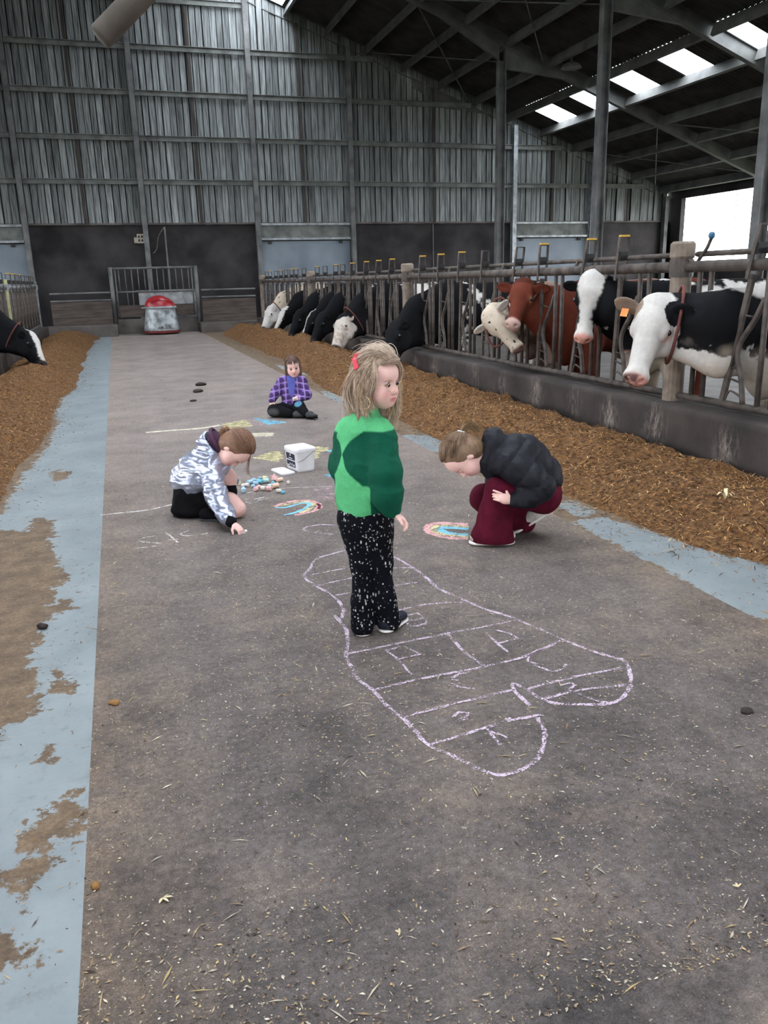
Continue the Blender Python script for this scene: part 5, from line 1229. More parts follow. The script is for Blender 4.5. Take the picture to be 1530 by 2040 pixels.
b.beam(tuple(p0), tuple(p1), 0.005, 0.026, tuple(h.U)); b.build('loop', M_redbow, bow)
MB().beam(tuple(p1), tuple(p2), 0.022, 0.004, tuple(h.S)).build('tail', M_redbow, bow)
# round wire glasses and a hoop earring
gl = empty('glasses', (0, 0, 0)); gl.parent = girl
for y in (-1, 1):
    pts = [h.p(0.104-0.010*abs(math.cos(a))*(1 if math.cos(a)*y > 0 else -0.2), y*0.031+0.0215*math.cos(a), -0.014+0.0195*math.sin(a)) for a in np.linspace(0, 2*PI, 25)]
    MB().tube([tuple(p) for p in pts], 0.0010, 5, False).build('rim', M_gold, gl, smooth=True)
    MB().tube([tuple(h.p(0.095, y*0.052, -0.008)), tuple(h.p(0.05, y*0.072, -0.006)), tuple(h.p(-0.005, y*0.082, -0.004))], 0.0010, 5).build('temple', M_gold, gl, smooth=True)
MB().tube([tuple(h.p(0.106, -0.010, -0.012)), tuple(h.p(0.110, 0, -0.009)), tuple(h.p(0.106, 0.010, -0.012))], 0.0007, 5).build('bridge', M_gold, gl)
MB().tube([tuple(h.p(0.018+0.025*math.sin(a), -0.100, -0.078+0.025*math.cos(a))) for a in np.linspace(0, 2*PI, 25)], 0.0012, 6, False).build('hoop_earring', M_gold, girl, smooth=True)

# ---- girl in the silver jacket, kneeling and writing
SB = (0.42, 5.45)
h = HeadFrame((0.268, -0.11, 0.468), (0.22, -0.26, -0.94), (0.80, -0.12, 0.50), 1.06)
f = Field(); add_head(f, h, A3(0.13, -0.05, 0.40), 0.036); head_m = f.mesh(0.0045)
f = Field(); f.cap((0.12, -0.05, 0.38), (-0.06, 0.02, 0.22), 0.07, 0.09, 0.03)
f.chain([(0.10, -0.15, 0.33), (0.15, -0.26, 0.19), (0.26, -0.43, 0.06)], [0.035, 0.028, 0.02], 0.02)
f.chain([(-0.03, 0.04, 0.17), (0.17, -0.03, 0.27), (0.195, -0.04, 0.255)], [0.07, 0.058, 0.05], 0.03); f.cap((0.195, -0.035, 0.25), (0.185, -0.01, 0.10), 0.05, 0.038, 0.02)
f.chain([(-0.03, -0.03, 0.16), (0.20, -0.11, 0.105), (0.25, -0.12, 0.065)], [0.075, 0.062, 0.058], 0.03); f.cap((0.24, -0.12, 0.06), (0.05, -0.13, 0.045), 0.045, 0.035, 0.02)
inner = f.mesh(0.007)
f = Field(); add_hand(f, (0.285, -0.440, 0.052), (0.62, -0.42, -0.52), (-0.3, 0.2, -0.9), (-0.3, -0.6, 0.5), 0.95, 0.85); hand_r = f.mesh(0.0032)
sil = finish_body(SB, 'child in a shiny silver jacket kneeling and writing with chalk', [(head_m, h), (inner, None), (hand_r, None)], h)
eye_pair(h, sil, shut=True)
f = Field(); f.chain([(0.10, -0.05, 0.37), (0.0, 0.0, 0.30), (-0.085, 0.025, 0.225)], [0.115, 0.135, 0.125], 0.06, (A3(0.2, 1, 0), 0.95))
f.cap((-0.03, 0.0, 0.235), (-0.03, 0.0, 0.19), 0.15, 0.13, 0.03, (A3(0, 0, 1), 0.5))
f.chain([(0.095, -0.135, 0.335), (0.145, -0.25, 0.195), (0.20, -0.34, 0.12), (0.235, -0.395, 0.085)], [0.075, 0.064, 0.056, 0.047], 0.03)
f.chain([(0.10, 0.06, 0.34), (0.17, 0.07, 0.22), (0.19, -0.02, 0.18)], [0.07, 0.055, 0.045], 0.03)
f.ell((0.09, -0.02, 0.475), (0.085, 0.11, 0.105), [A3(0.8, 0, 0.6), A3(0, 1, 0), A3(-0.6, 0, 0.8)], 0.05); f.ell((0.155, -0.045, 0.50), (0.075, 0.085, 0.10), [A3(0.8, 0, 0.6), A3(0, 1, 0), A3(-0.6, 0, 0.8)], 0.03, True)
jk = cloth('jacket', f, 0.007, M_silver, sil, None, 0.026, (9, 9, 24), 8.0, 1)
MB().tube([tuple(A3(0.145, -0.04, 0.50)+0.098*math.cos(a)*A3(-0.45, 0.0, 0.89)+0.09*math.sin(a)*A3(0, 1, 0)) for a in np.linspace(-2.4, 2.4, 20)], 0.012, 8).build('hood_lining', mat('plum_lining', lin(52, 30, 50), lin(78, 44, 70), rough=0.8), jk, smooth=True)
f = Field(); f.ell((0.150, -0.045, 0.485), (0.066, 0.080, 0.098), [A3(0.8, 0, 0.6), A3(0, 1, 0), A3(-0.6, 0, 0.8)], 0.02); cloth('hood_inside', f, 0.007, mat('plum_fleece', lin(44, 24, 42), lin(66, 36, 60), rough=0.9), jk, None, 0.01)
f = Field(); f.cap((0.225, -0.38, 0.092), (0.262, -0.425, 0.065), 0.041, 0.036, 0.01); cloth('cuff', f, 0.005, M_blackc, jk, None, 0.003)
f = Field(); f.cap((0.187, -0.035, 0.20), (0.20, -0.05, 0.165), 0.052, 0.045, 0.01); cloth('cuff', f, 0.005, M_blackc, jk, None, 0.003)
f = Field(); f.chain([(-0.05, 0.02, 0.20), (-0.085, 0.0, 0.08)], [0.13, 0.12], 0.06); f.cap((-0.05, -0.02, 0.16), (0.10, -0.07, 0.11), 0.10, 0.075, 0.06); f.cap((-0.05, 0.04, 0.16), (0.10, 0.0, 0.22), 0.09, 0.07, 0.05); f.ell((-0.07, 0, 0.04), (0.15, 0.13, 0.05), None, 0.03)
V, Q = f.mesh(0.008); V[:, 2] = np.maximum(V[:, 2], 0.004); V = wrinkle(V, Q, 0.008, (14, 14, 14), 1); V[:, 2] = np.maximum(V[:, 2], 0.003); mesh_obj('skirt', fast_mesh('skirt', V, Q, None, True), M_blackc, sil)
shoe(sil, (0.0, -0.135, 0.0), (0.96, -0.22, 0), 0.175, 0.066, M_blackc, mat('grey_sole', lin(58, 58, 64), lin(80, 80, 86), rough=0.7))
def tied_hair(h, tail, K, a, b, parent, seed, clip=0.35):
    r = np.random.RandomState(seed); f = skullcap(h, 0.012, 0, 0.006, 0.02)
    V, Q = f.mesh(0.006); V = wrinkle(V, Q, 0.003, (30, 30, 30), seed)
    cm = (np.array(lin(*a))+np.array(lin(*b)))/2
    o = mesh_obj('hair', fast_mesh('hair', V, Q, cm[None]*(0.7+0.6*fbm(V*50, 3))[:, None], True), M_hair, parent)
    ph = r.uniform(-PI, PI, K)[:, None]; th0 = np.where(np.abs(ph) < 1.05, 0.70+0.16*r.rand(K)[:, None]-0.4*r.rand(K)[:, None]*(r.rand(K)[:, None] < 0.6), np.where(np.abs(ph) < 1.9, 1.45*r.rand(K)[:, None]**0.5, 1.9*r.rand(K)[:, None]**0.4))
    t = np.linspace(0, 1, 12)[None]; ss = 1.06+0.05*r.rand(K)[:, None]
    d0 = np.stack([np.sin(th0)*np.cos(ph), np.sin(th0)*np.sin(ph), np.cos(th0)], -1); dt = unit(tail)
    w = t[..., None]**0.9; dd = d0*(1-w)+dt*w; dd /= np.linalg.norm(dd, axis=2, keepdims=True)
    P = h.c+h.k*((dd[..., :1]*0.095-0.016)*h.F+dd[..., 1:2]*0.079*h.S+(dd[..., 2:]*0.088+0.03)*h.U)+h.k*(ss[..., None]-1)*0.12*(dd[..., :1]*h.F+dd[..., 1:2]*h.S+dd[..., 2:]*h.U)
    strands_obj('hair_strands', P, 0.0008+0.0007*r.rand(K), hair_cols(r, K, a, b), o); return o
o = tied_hair(h, (-0.85, 0.0, -0.25), 1500, (96, 66, 52), (150, 112, 88), sil, 21)
tl = h.p(-0.10, 0, -0.005)
locks(h, 0, [tl, tl+A3(-0.02, -0.01, 0.03), tl+A3(-0.045, -0.02, 0.025), tl+A3(-0.06, -0.025, -0.02)], 80, 0.007, 0.0018, (120, 84, 60), (170, 128, 94), o, 22, 0.006)
locks(h, 0, [h.p(0.06, 0.0, 0.085), h.p(0.105, -0.005, 0.06), h.p(0.15, -0.01, 0.045), h.p(0.185, -0.01, 0.05)], 14, 0.004, 0.0012, (110, 80, 62), (150, 112, 88), o, 23, 0.005)
ch = MB().tube([(0, 0, -0.004), (0, 0, 0.022)], [0.0075, 0.0085], 10).build('chalk_stick', M_chalkw, None); 
c_, s_ = math.cos(-YAW), math.sin(-YAW); lx, ly = 0.352, -0.487
ch.location = (SB[0]+lx*c_-ly*s_, SB[1]+lx*s_+ly*c_, 0.009); ch.rotation_euler = (0.5, 0.4, 0); tag(ch, 'stub of white chalk held in the hand of the kneeling child', 'chalk')

# ---- girl in the dark puffer jacket, squatting
CB = (2.05, 4.20)
h = HeadFrame((-0.246, -0.03, 0.515), (-0.28, -0.16, -0.93), (-0.92, -0.05, 0.36), 1.10)
f = Field(); add_head(f, h, A3(-0.09, -0.02, 0.49), 0.038); head_m = f.mesh(0.0045)
f = Field(); f.cap((-0.08, 0, 0.48), (0.18, 0.03, 0.32), 0.07, 0.09, 0.03); f.chain([(0.0, -0.13, 0.48), (0.19, -0.17, 0.335), (0.03, -0.19, 0.29)], [0.035, 0.03, 0.02], 0.02); f.chain([(-0.02, 0.12, 0.45), (-0.03, 0.14, 0.28), (-0.08, 0.06, 0.10)], [0.035, 0.03, 0.02], 0.02)
f.chain([(0.22, -0.06, 0.26), (-0.06, -0.12, 0.33), (-0.075, -0.09, 0.06)], [0.07, 0.05, 0.035], 0.02)
inner = f.mesh(0.012)
f = Field(); add_hand(f, (0.0, -0.195, 0.285), (-0.72, -0.12, 0.35), (-0.2, 0.9, -0.3), (-0.2, 0, 0.9), 0.98, 0.55, (0,)); hand_r = f.mesh(0.0034)
f = Field(); add_hand(f, (-0.09, 0.04, 0.09), (-0.4, -0.3, -0.8), (-0.5, 0, 0.3), (-0.3, -0.8, 0.2), 0.95, 0.6); hand_l = f.mesh(0.004)
cro = finish_body(CB, 'girl in a dark puffer jacket and wine red trousers squatting head down', [(head_m, h), (inner, None), (hand_r, None), (hand_l, None)], h)
eye_pair(h, cro, shut=True)
f = Field(); f.chain([(-0.045, 0.0, 0.495), (0.09, 0.01, 0.46), (0.205, 0.02, 0.365)], [0.13, 0.15, 0.14], 0.06, (A3(0, 1, 0), 0.98))
f.chain([(0.0, -0.12, 0.48), (0.13, -0.165, 0.40), (0.185, -0.17, 0.345), (0.10, -0.185, 0.30), (0.035, -0.19, 0.285)], [0.085, 0.082, 0.074, 0.06, 0.042], 0.03)
f.chain([(-0.01, 0.12, 0.46), (-0.03, 0.14, 0.28), (-0.07, 0.08, 0.15)], [0.08, 0.06, 0.045], 0.03)
f.ell((-0.075, 0.0, 0.57), (0.085, 0.11, 0.10), [A3(1, 0, -0.3), A3(0, 1, 0), A3(0.3, 0, 1)], 0.03); f.ell((-0.165, 0.0, 0.56), (0.075, 0.085, 0.085), None, 0.03, True)
cloth('puffer_jacket', f, 0.007, M_puff, cro, None, 0.011, (16, 16, 16), 4.0, 1, ([((-0.08, 0, 0.5), (0.25, 0.02, 0.33)), ((0.0, -0.13, 0.48), (0.19, -0.175, 0.34)), ((0.19, -0.175, 0.34), (0.03, -0.19, 0.285))], 0.105, 0.009))
f = Field(); f.ell((0.225, 0.02, 0.265), (0.115, 0.13, 0.105), None, 0.04); f.cap((0.22, -0.05, 0.265), (-0.045, -0.11, 0.325), 0.098, 0.075, 0.05)
f.chain([(-0.055, -0.115, 0.325), (-0.065, -0.105, 0.17), (-0.078, -0.10, 0.05)], [0.078, 0.092, 0.128], 0.03, (A3(0.1, 1, 0), 0.66))
f.cap((0.22, 0.08, 0.26), (-0.10, 0.10, 0.235), 0.10, 0.07, 0.05); f.chain([(-0.12, 0.10, 0.225), (0.02, 0.10, 0.12), (0.13, 0.09, 0.075)], [0.072, 0.085, 0.075], 0.04)
V, Q = f.mesh(0.008); V = relax(V, Q, 2); V = wrinkle(V, Q, 0.010, (9, 9, 9), 7); V[:, 2] = np.maximum(V[:, 2], 0.02); mesh_obj('trousers', fast_mesh('trousers', V, Q, None, True), M_wine, cro)
shoe(cro, (0.05, -0.105, 0.0), (-1, 0.05, 0), 0.265, 0.088, M_shoe, M_white, h=0.05, sole=0.028)
shoe(cro, (0.275, 0.07, 0.125), (-0.84, -0.03, -0.5), 0.235, 0.085, M_shoe, M_white, (-0.5, 0, 0.85), h=0.05, sole=0.028)
o = tied_hair(h, (-0.97, 0.0, 0.12), 1500, (88, 66, 52), (150, 120, 94), cro, 31)
tl = h.p(-0.118, 0, 0.04)
MB().tube([tuple(tl+0.020*(math.cos(a)*h.S+math.sin(a)*h.U)) for a in np.linspace(0, 2*PI, 17)], 0.007, 6, False).build('hair_tie', mat('pale_grey_hair_tie', lin(176, 178, 186), lin(200, 202, 208), rough=0.8), o, smooth=True)
locks(h, 0, [tl, tl+A3(0.025, 0.0, 0.035), tl+A3(0.06, 0.0, 0.035), tl+A3(0.09, -0.005, 0.005)], 90, 0.010, 0.0018, (110, 86, 62), (164, 132, 96), o, 32, 0.006)

# ---- small child sitting on the floor in a purple plaid shirt
KB = (1.83, 9.35)
h = HeadFrame((0.035, -0.02, 0.565), (0.18, -0.97, -0.10), (-0.10, 0.0, 1), 1.0)
f = Field(); add_head(f, h, A3(0.015, 0.01, 0.42), 0.036); head_m = f.mesh(0.005)
f = Field(); f.cap((0.01, 0.01, 0.40), (0.0, 0.02, 0.12), 0.055, 0.07, 0.03); f.chain([(-0.11, 0, 0.40), (-0.185, -0.03, 0.27), (-0.225, -0.07, 0.19)], [0.035, 0.03, 0.02], 0.02); f.chain([(0.135, 0, 0.40), (0.185, -0.05, 0.25), (0.10, -0.12, 0.215)], [0.035, 0.03, 0.02], 0.02)
inner = f.mesh(0.012)
f = Field(); add_hand(f, (-0.225, -0.075, 0.185), (-0.15, -0.25, -0.9), (0.2, 0.3, 0), (0.6, -0.6, 0), 0.85, 0.3); hand_l = f.mesh(0.0045)
f = Field(); add_hand(f, (0.10, -0.12, 0.215), (-0.9, -0.2, 0.05), (-0.1, 0.6, -0.6), (0, -0.3, 0.9), 0.85, 0.7); hand_r = f.mesh(0.0045)
kid = finish_body(KB, 'small child in a purple plaid shirt sitting on the floor by the feed', [(head_m, h), (inner, None), (hand_l, None), (hand_r, None)], h)
eye_pair(h, kid, iris=(40, 30, 28))
PU, PD, PLt = np.array(lin(112, 84, 158)), np.array(lin(48, 34, 66)), np.array(lin(176, 148, 206))
def plaid(V):
    x, y, z = V.T; c = np.tile(PU, (len(V), 1)); a = (x+0.3*y)*1.0; b = z+0.2*np.abs(x)
    c = mixc(c, PD, np.maximum(step(np.sin(a*2*PI/0.07)-0.1, 0.2), step(np.sin(b*2*PI/0.07)-0.1, 0.2))*0.75)
    c = mixc(c, PLt, np.maximum(step(np.sin(a*2*PI/0.07+2.6)-0.86, 0.2), step(np.sin(b*2*PI/0.07+2.6)-0.86, 0.2))*(0.25+0.9*fbm(V*18, 2)))
    sh = step(0.045-np.abs(x-0.012)-0.12*(0.40-z)+0.0, 0.01)*(y < -0.03)*step(z-0.24, 0.02)
    return mixc(c, np.array(lin(92, 96, 168)), sh)
f = Field(); f.chain([(0.012, 0.0, 0.40), (0.01, 0.01, 0.26), (0.0, 0.02, 0.14)], [0.10, 0.118, 0.125], 0.05, (A3(0, 1, 0), 0.78)); f.cap((-0.09, 0, 0.405), (0.12, 0, 0.405), 0.05, 0.05, 0.05)
f.chain([(-0.105, 0.0, 0.395), (-0.18, -0.03, 0.275), (-0.222, -0.065, 0.20)], [0.058, 0.054, 0.042], 0.03); f.chain([(0.13, 0.0, 0.395), (0.18, -0.05, 0.25), (0.12, -0.11, 0.215)], [0.058, 0.054, 0.042], 0.03)
cloth('plaid_shirt', f, 0.006, M_cloth, kid, plaid, 0.010, (14, 14, 14), 3.0, 1)
f = Field(); f.cap((-0.04, 0.02, 0.09), (0.05, 0.02, 0.09), 0.10, 0.10, 0.04); f.chain([(-0.05, 0, 0.085), (-0.205, -0.09, 0.08), (-0.02, -0.17, 0.055)], [0.085, 0.068, 0.05], 0.03); f.chain([(0.06, 0, 0.09), (0.095, -0.13, 0.115), (0.17, -0.22, 0.06)], [0.085, 0.065, 0.048], 0.03)
V, Q = f.mesh(0.007); V = wrinkle(V, Q, 0.006, (14, 14, 14), 2); V[:, 2] = np.maximum(V[:, 2], 0.003)
tcol = np.tile(np.array(lin(16, 16, 19)), (len(V), 1)); tcol = mixc(tcol, np.array(lin(86, 134, 160)), step(0.045-np.linalg.norm(V-A3(0.085, -0.17, 0.165), axis=1), 0.01))
tcol = mixc(tcol, np.array(lin(78, 76, 76)), step(0.05-np.linalg.norm((V-A3(-0.2, -0.15, 0.07))*A3(0.7, 1, 1.2), axis=1), 0.03))
mesh_obj('trousers', fast_mesh('trousers', V, Q, tcol, True), M_cloth, kid)
M_dshoe = mat('dark_grey_shoe', lin(40, 40, 42), lin(64, 64, 66), rough=0.8)
shoe(kid, (0.185, -0.25, 0.0), (0.75, -0.66, 0.12), 0.17, 0.068, M_dshoe, M_blackc, (0.1, 0.2, 1)); shoe(kid, (0.02, -0.185, 0.0), (0.98, -0.1, 0), 0.15, 0.062, M_dshoe, M_blackc)
r = np.random.RandomState(8); f = skullcap(h, 0.0, 0, 0.012, 0.08, 0.08); f.ops[-1] = f.ops[-1]
V, Q = f.mesh(0.007); KA, KBc = (70, 50, 44), (118, 90, 78); cm = (np.array(lin(*KA))+np.array(lin(*KBc)))/2
hair = mesh_obj('hair', fast_mesh('hair', V, Q, cm[None]*(0.7+0.6*fbm(V*np.array([50, 50, 12]), 3))[:, None], True), M_hair, kid)
K, S = 1400, 12; t = np.linspace(0, 1, S)[None]; ph0 = r.uniform(-PI, PI, K)[:, None]; front = np.abs(ph0) < 0.62
th = 0.1+0.2*r.rand(K)[:, None]+(np.where(front, 1.05, 1.75)+0.2*r.rand(K)[:, None])*t
P0 = scalp(h, np.minimum(th, 1.75), ph0+np.sign(ph0)*np.where(front, 0.1, np.clip(1.5-np.abs(ph0), 0, 1))*t, 1.10+0.07*r.rand(K)[:, None]); P0[..., 2] -= np.clip(th-1.5, 0, 9)*0.30
strands_obj('hair_strands', P0, 0.0011+0.0008*r.rand(K), hair_cols(r, K, KA, KBc), hair)
ch = MB().tube([(-0.02, 0, 0), (0.02, 0, 0)], [0.011, 0.012], 10).build('chalk_stick', M_chalkw, None); lx, ly = 0.045, -0.145
ch.location = (KB[0]+lx*c_-ly*s_, KB[1]+lx*s_+ly*c_, 0.222); ch.rotation_euler = (0, 0, 0.3); tag(ch, 'white chalk held by the sitting child in purple plaid', 'chalk')
# ------------------------------------------------------------------ chalk drawings on the floor
def chalk_mat(name, c, cover=0.5):
    m = bpy.data.materials.new(name); m.use_nodes = True; nt = m.node_tree; N = nt.nodes; L = nt.links; b = N['Principled BSDF']
    b.inputs['Base Color'].default_value = (*c, 1); b.inputs['Roughness'].default_value = 0.95; b.inputs['Specular IOR Level'].default_value = 0.1
    tc = N.new('ShaderNodeTexCoord'); nz = N.new('ShaderNodeTexNoise'); nz.inputs['Scale'].default_value = 130; nz.inputs['Detail'].default_value = 4; nz.inputs['Roughness'].default_value = 0.7
    L.new(tc.outputs['Object'], nz.inputs['Vector']); n2 = N.new('ShaderNodeTexNoise'); n2.inputs['Scale'].default_value = 14; n2.inputs['Detail'].default_value = 3; L.new(tc.outputs['Object'], n2.inputs['Vector'])
    ad = N.new('ShaderNodeMath'); ad.operation = 'MULTIPLY_ADD'; ad.inputs[1].default_value = 0.55; L.new(n2.outputs['Fac'], ad.inputs[0]); L.new(nz.outputs['Fac'], ad.inputs[2])
    mr = N.new('ShaderNodeMapRange'); mr.inputs['From Min'].default_value = 1.02-0.5*cover; mr.inputs['From Max'].default_value = 1.14-0.5*cover; mr.inputs['To Max'].default_value = 0.92
    L.new(ad.outputs[0], mr.inputs['Value']); L.new(mr.outputs[0], b.inputs['Alpha']); return m
CK = {'lilac': chalk_mat('lilac_chalk_marks', lin(198, 178, 192), 0.63), 'white': chalk_mat('white_chalk_marks', lin(214, 206, 200), 0.66), 'pink': chalk_mat('pink_chalk_marks', lin(218, 166, 166), 0.76), 'yellow': chalk_mat('yellow_chalk_marks', lin(214, 204, 158), 0.66),
      'blue': chalk_mat('blue_chalk_marks', lin(130, 190, 210), 0.82), 'palepink': chalk_mat('pale_pink_chalk_marks', lin(200, 172, 180), 0.46), 'cream': chalk_mat('cream_chalk_marks', lin(216, 208, 186), 0.8)}
rc = random.Random(12)
def ribbon_mesh(lines, wd, org, z=0.0022, smooth=True):
    m = MB()
    for ln in lines:
        P = [Vector((x-org[0], y-org[1], 0)) for x, y in ln]
        P = smooth_path([tuple(p) for p in P], 6) if (len(P) > 2 and smooth) else [P[k].lerp(P[k+1], t/6) for k in range(len(P)-1) for t in range(6)]+[P[-1]]
        V = []
        for i, p in enumerate(P):
            d = (P[min(i+1, len(P)-1)]-P[max(i-1, 0)]); d = d.normalized() if d.length > 1e-6 else Vector((1, 0, 0)); s = Vector((-d.y, d.x, 0)); w2 = wd*0.5*(0.7+0.6*rc.random())
            j = Vector((rc.uniform(-1, 1), rc.uniform(-1, 1), 0))*0.002
            V += [p+s*w2+j+Vector((0, 0, z)), p-s*w2+j+Vector((0, 0, z))]
        m.add(V, [(2*i, 2*i+1, 2*i+3, 2*i+2) for i in range(len(P)-1)])
    return m
def drawing(name, label, org): return empty(name, (org[0], org[1], 0), 0, label, 'chalk drawing', 'chalk drawings on the floor')
def stroke(root, nm, lines, wd, col, z=0.0022, smooth=True): return ribbon_mesh(lines, wd, root.location, z, smooth).build(nm, CK[col], root)
def patch(root, nm, poly, col, z=0.0020):
    """hatched patch: parallel ragged strokes clipped to the outline"""
    px = np.array([p[0] for p in poly]); py = np.array([p[1] for p in poly]); lines = []; a = np.array([px.min(), py.min()]); b_ = np.array([px.max(), py.max()])
    n = max(5, int((b_[1]-a[1])/0.022))
    for i in range(n+1):
        y = a[1]+(b_[1]-a[1])*(i+0.5)/(n+1); xs = []
        for k in range(len(poly)):
            (x0, y0), (x1, y1) = poly[k], poly[(k+1) % len(poly)]
            if (y0 > y) != (y1 > y): xs.append(x0+(y-y0)*(x1-x0)/(y1-y0))
        xs.sort()
        for q in range(0, len(xs)-1, 2): lines.append([(xs[q]+rc.uniform(-.02, .02), y), ((xs[q]+xs[q+1])/2, y+rc.uniform(-.01, .01)), (xs[q+1]+rc.uniform(-.02, .02), y)])
    return ribbon_mesh(lines, (b_[1]-a[1])/n*1.15, root.location, z).build(nm, CK[col], root)
d = drawing('hopscotch_drawing', 'large lilac chalk hopscotch outline with numbered fields in front of the girl', (1.3, 2.9))
stroke(d, 'outline', HOP[:3], 0.0165, 'lilac'); 
for ln in HOP[3:]: stroke(d, 'field_line', [ln], 0.014, 'lilac')
for gl_ in GLYPHS: stroke(d, 'numeral', gl_, 0.011, 'lilac', smooth=False)
d = drawing('chalk_rainbow', 'small chalk rainbow of pink, yellow and blue arcs below the bucket', L_r1_blue[0][0])
stroke(d, 'pink_arc', L_r1_pink, 0.035, 'pink', 0.0020); stroke(d, 'yellow_arc', L_r1_yellow, 0.035, 'yellow', 0.0024); stroke(d, 'blue_arc', L_r1_blue, 0.030, 'blue', 0.0028)
d = drawing('chalk_rainbow', 'bright chalk rainbow beside the squatting girl in the puffer jacket', L_r2_blue[0][0])
stroke(d, 'pink_arc', L_r2_pink, 0.05, 'pink', 0.0020); stroke(d, 'yellow_arc', L_r2_yellow, 0.04, 'yellow', 0.0024); stroke(d, 'blue_arc', L_r2_blue, 0.045, 'blue', 0.0028)
d = drawing('chalk_line', 'white chalk line from the pale strip to the kneeling child', L_lane_line[0][0]); stroke(d, 'line', L_lane_line, 0.024, 'white')
d = drawing('chalk_writing', 'thin white chalk scrawl of letters in front of the kneeling child', L_writing[0][0]); stroke(d, 'letters', L_writing, 0.013, 'white')
d = drawing('chalk_flag', 'chalk pennant in yellow, pink and blue before the sitting child', P_flag_yellow[0]); stroke(d, 'pole', L_top_line, 0.075, 'cream'); patch(d, 'yellow_field', P_flag_yellow, 'yellow'); patch(d, 'pink_field', P_flag_pink, 'palepink', 0.0024); patch(d, 'blue_field', P_flag_blue, 'blue', 0.0028)
d = drawing('chalk_bar', 'short pale chalk bar beside the kneeling child head', P_bar[0]); patch(d, 'bar', P_bar, 'cream')
d = drawing('chalk_marks', 'small white chalk equals marks in front of the chalk pile', L_equals[0][0]); stroke(d, 'marks', L_equals, 0.014, 'white')
d = drawing('chalk_line', 'thin white chalk line running right from the chalk pile', L_thin[0][0]); stroke(d, 'line', L_thin, 0.012, 'white')
d = drawing('chalk_curve', 'white chalk letter C behind the girl in green', L_bigc[0][0]); stroke(d, 'curve', L_bigc, 0.016, 'lilac')
d = drawing('chalk_patch', 'yellow chalk scribble left of the bucket', P_yel_a[0]); patch(d, 'scribble', P_yel_a, 'yellow')
d = drawing('chalk_patch', 'yellow chalk scribble right of the bucket', P_yel_b[0]); patch(d, 'scribble', P_yel_b, 'yellow')
d = drawing('chalk_patch', 'small blue chalk dab beyond the bucket next to the girl in green', P_dab_a[0]); patch(d, 'dab', P_dab_a, 'blue')
d = drawing('chalk_patch', 'small blue chalk dab between bucket and girl in green', P_dab_b[0]); patch(d, 'dab', P_dab_b, 'blue')
d = drawing('chalk_patch', 'pale pink chalk square beside the girl in green', P_pink[0]); patch(d, 'square', P_pink, 'palepink')

# ------------------------------------------------------------------ chalk sticks
CS = {'w': ('cream white', lin(214, 208, 196)), 'b': ('pale blue', lin(164, 194, 212)), 'B': ('bright blue', lin(110, 184, 206)), 'y': ('pale yellow', lin(216, 210, 170)), 'p': ('pink', lin(220, 176, 176)), 'l': ('lilac', lin(170, 172, 200)), 'g': ('pale green', lin(176, 206, 200)), 'o': ('peach', lin(222, 190, 170))}
CM = {k: mat('chalk_'+v[0].replace(' ', '_'), tuple(x*0.9 for x in v[1]), v[1], scale=40, rough=0.95) for k, v in CS.items()}
rc = random.Random(9); seen = {}
for i, (x, y, c, s) in enumerate(STICKS):
    nm = CS[c][0]; r0 = 0.013*s; ln = 0.028*s*rc.uniform(0.8, 1.5); a = rc.uniform(0, PI)
    m = MB().tube([(-ln/2, 0, 0), (-ln/2+0.003, 0, 0), (ln/2-0.003, 0, 0), (ln/2, 0, 0)], [r0*0.7, r0*0.95, r0, r0*0.8], 12)
    star = (i == 20)
    if star:
        m = MB(); pts = []
        for k in range(10): rr = 0.034 if k % 2 == 0 else 0.018; pts.append((rr*math.cos(k*PI/5), rr*math.sin(k*PI/5)))
        m.prism(pts, -0.009, 0.009, 2)
    o = m.build('chalk_stick', CM[c], None, (x, y, (r0 if not star else 0.03)+0.001), smooth=False); o.rotation_euler = (0, 0, a) if not star else (1.1, 0, 0.3)
    seen.setdefault(c, []).append((x, y, o, s, star))
for c, L_ in seen.items():
    L_.sort(key=lambda q: q[0])
    for k, (x, y, o, s, star) in enumerate(L_):
        pos = 'only' if len(L_) == 1 else ('leftmost' if k == 0 else ('rightmost' if k == len(L_)-1 else ['', 'second', 'third', 'fourth', 'fifth', 'sixth', 'seventh'][k]+' from left'))
        lb = '%s %s of the chalk pile, %s of that colour' % (CS[c][0], 'star-shaped chalk' if star else ('thick chalk piece' if s > 1.25 else 'chalk piece'), pos)
        tag(o, lb, 'chalk', 'chalk pieces in the pile')

# ------------------------------------------------------------------ white bucket and its lid
M_wbuck = mat('white_plastic', lin(204, 202, 204), lin(228, 226, 228), scale=6, rough=0.4)
M_label = mat('navy_label', lin(26, 30, 48), lin(36, 40, 58), scale=6, rough=0.5)
bk = empty('bucket', (1.322, 6.536, 0.0), math.radians(13.9), 'white rectangular plastic bucket with dark blue label bands', 'bucket')
def rrect(a, b, r, n=5):
    out = []
    for cx, cy, t0 in ((a-r, b-r, 0), (-a+r, b-r, PI/2), (-a+r, -b+r, PI), (a-r, -b+r, 1.5*PI)):
        out += [(cx+r*math.cos(t0+PI/2*k/n), cy+r*math.sin(t0+PI/2*k/n)) for k in range(n+1)]
    return out
def loft(rings, cap0=True, cap1=True):
    n = len(rings[0]); V = [v for rg in rings for v in rg]; Fc = [(i*n+k, i*n+(k+1) % n, (i+1)*n+(k+1) % n, (i+1)*n+k) for i in range(len(rings)-1) for k in range(n)]
    if cap0: Fc.append(tuple(range(n-1, -1, -1)))
    if cap1: Fc.append(tuple(range((len(rings)-1)*n, len(rings)*n)))
    return V, Fc
def ring(a, b, r, z): return [(x, y, z) for x, y in rrect(a, b, r)]
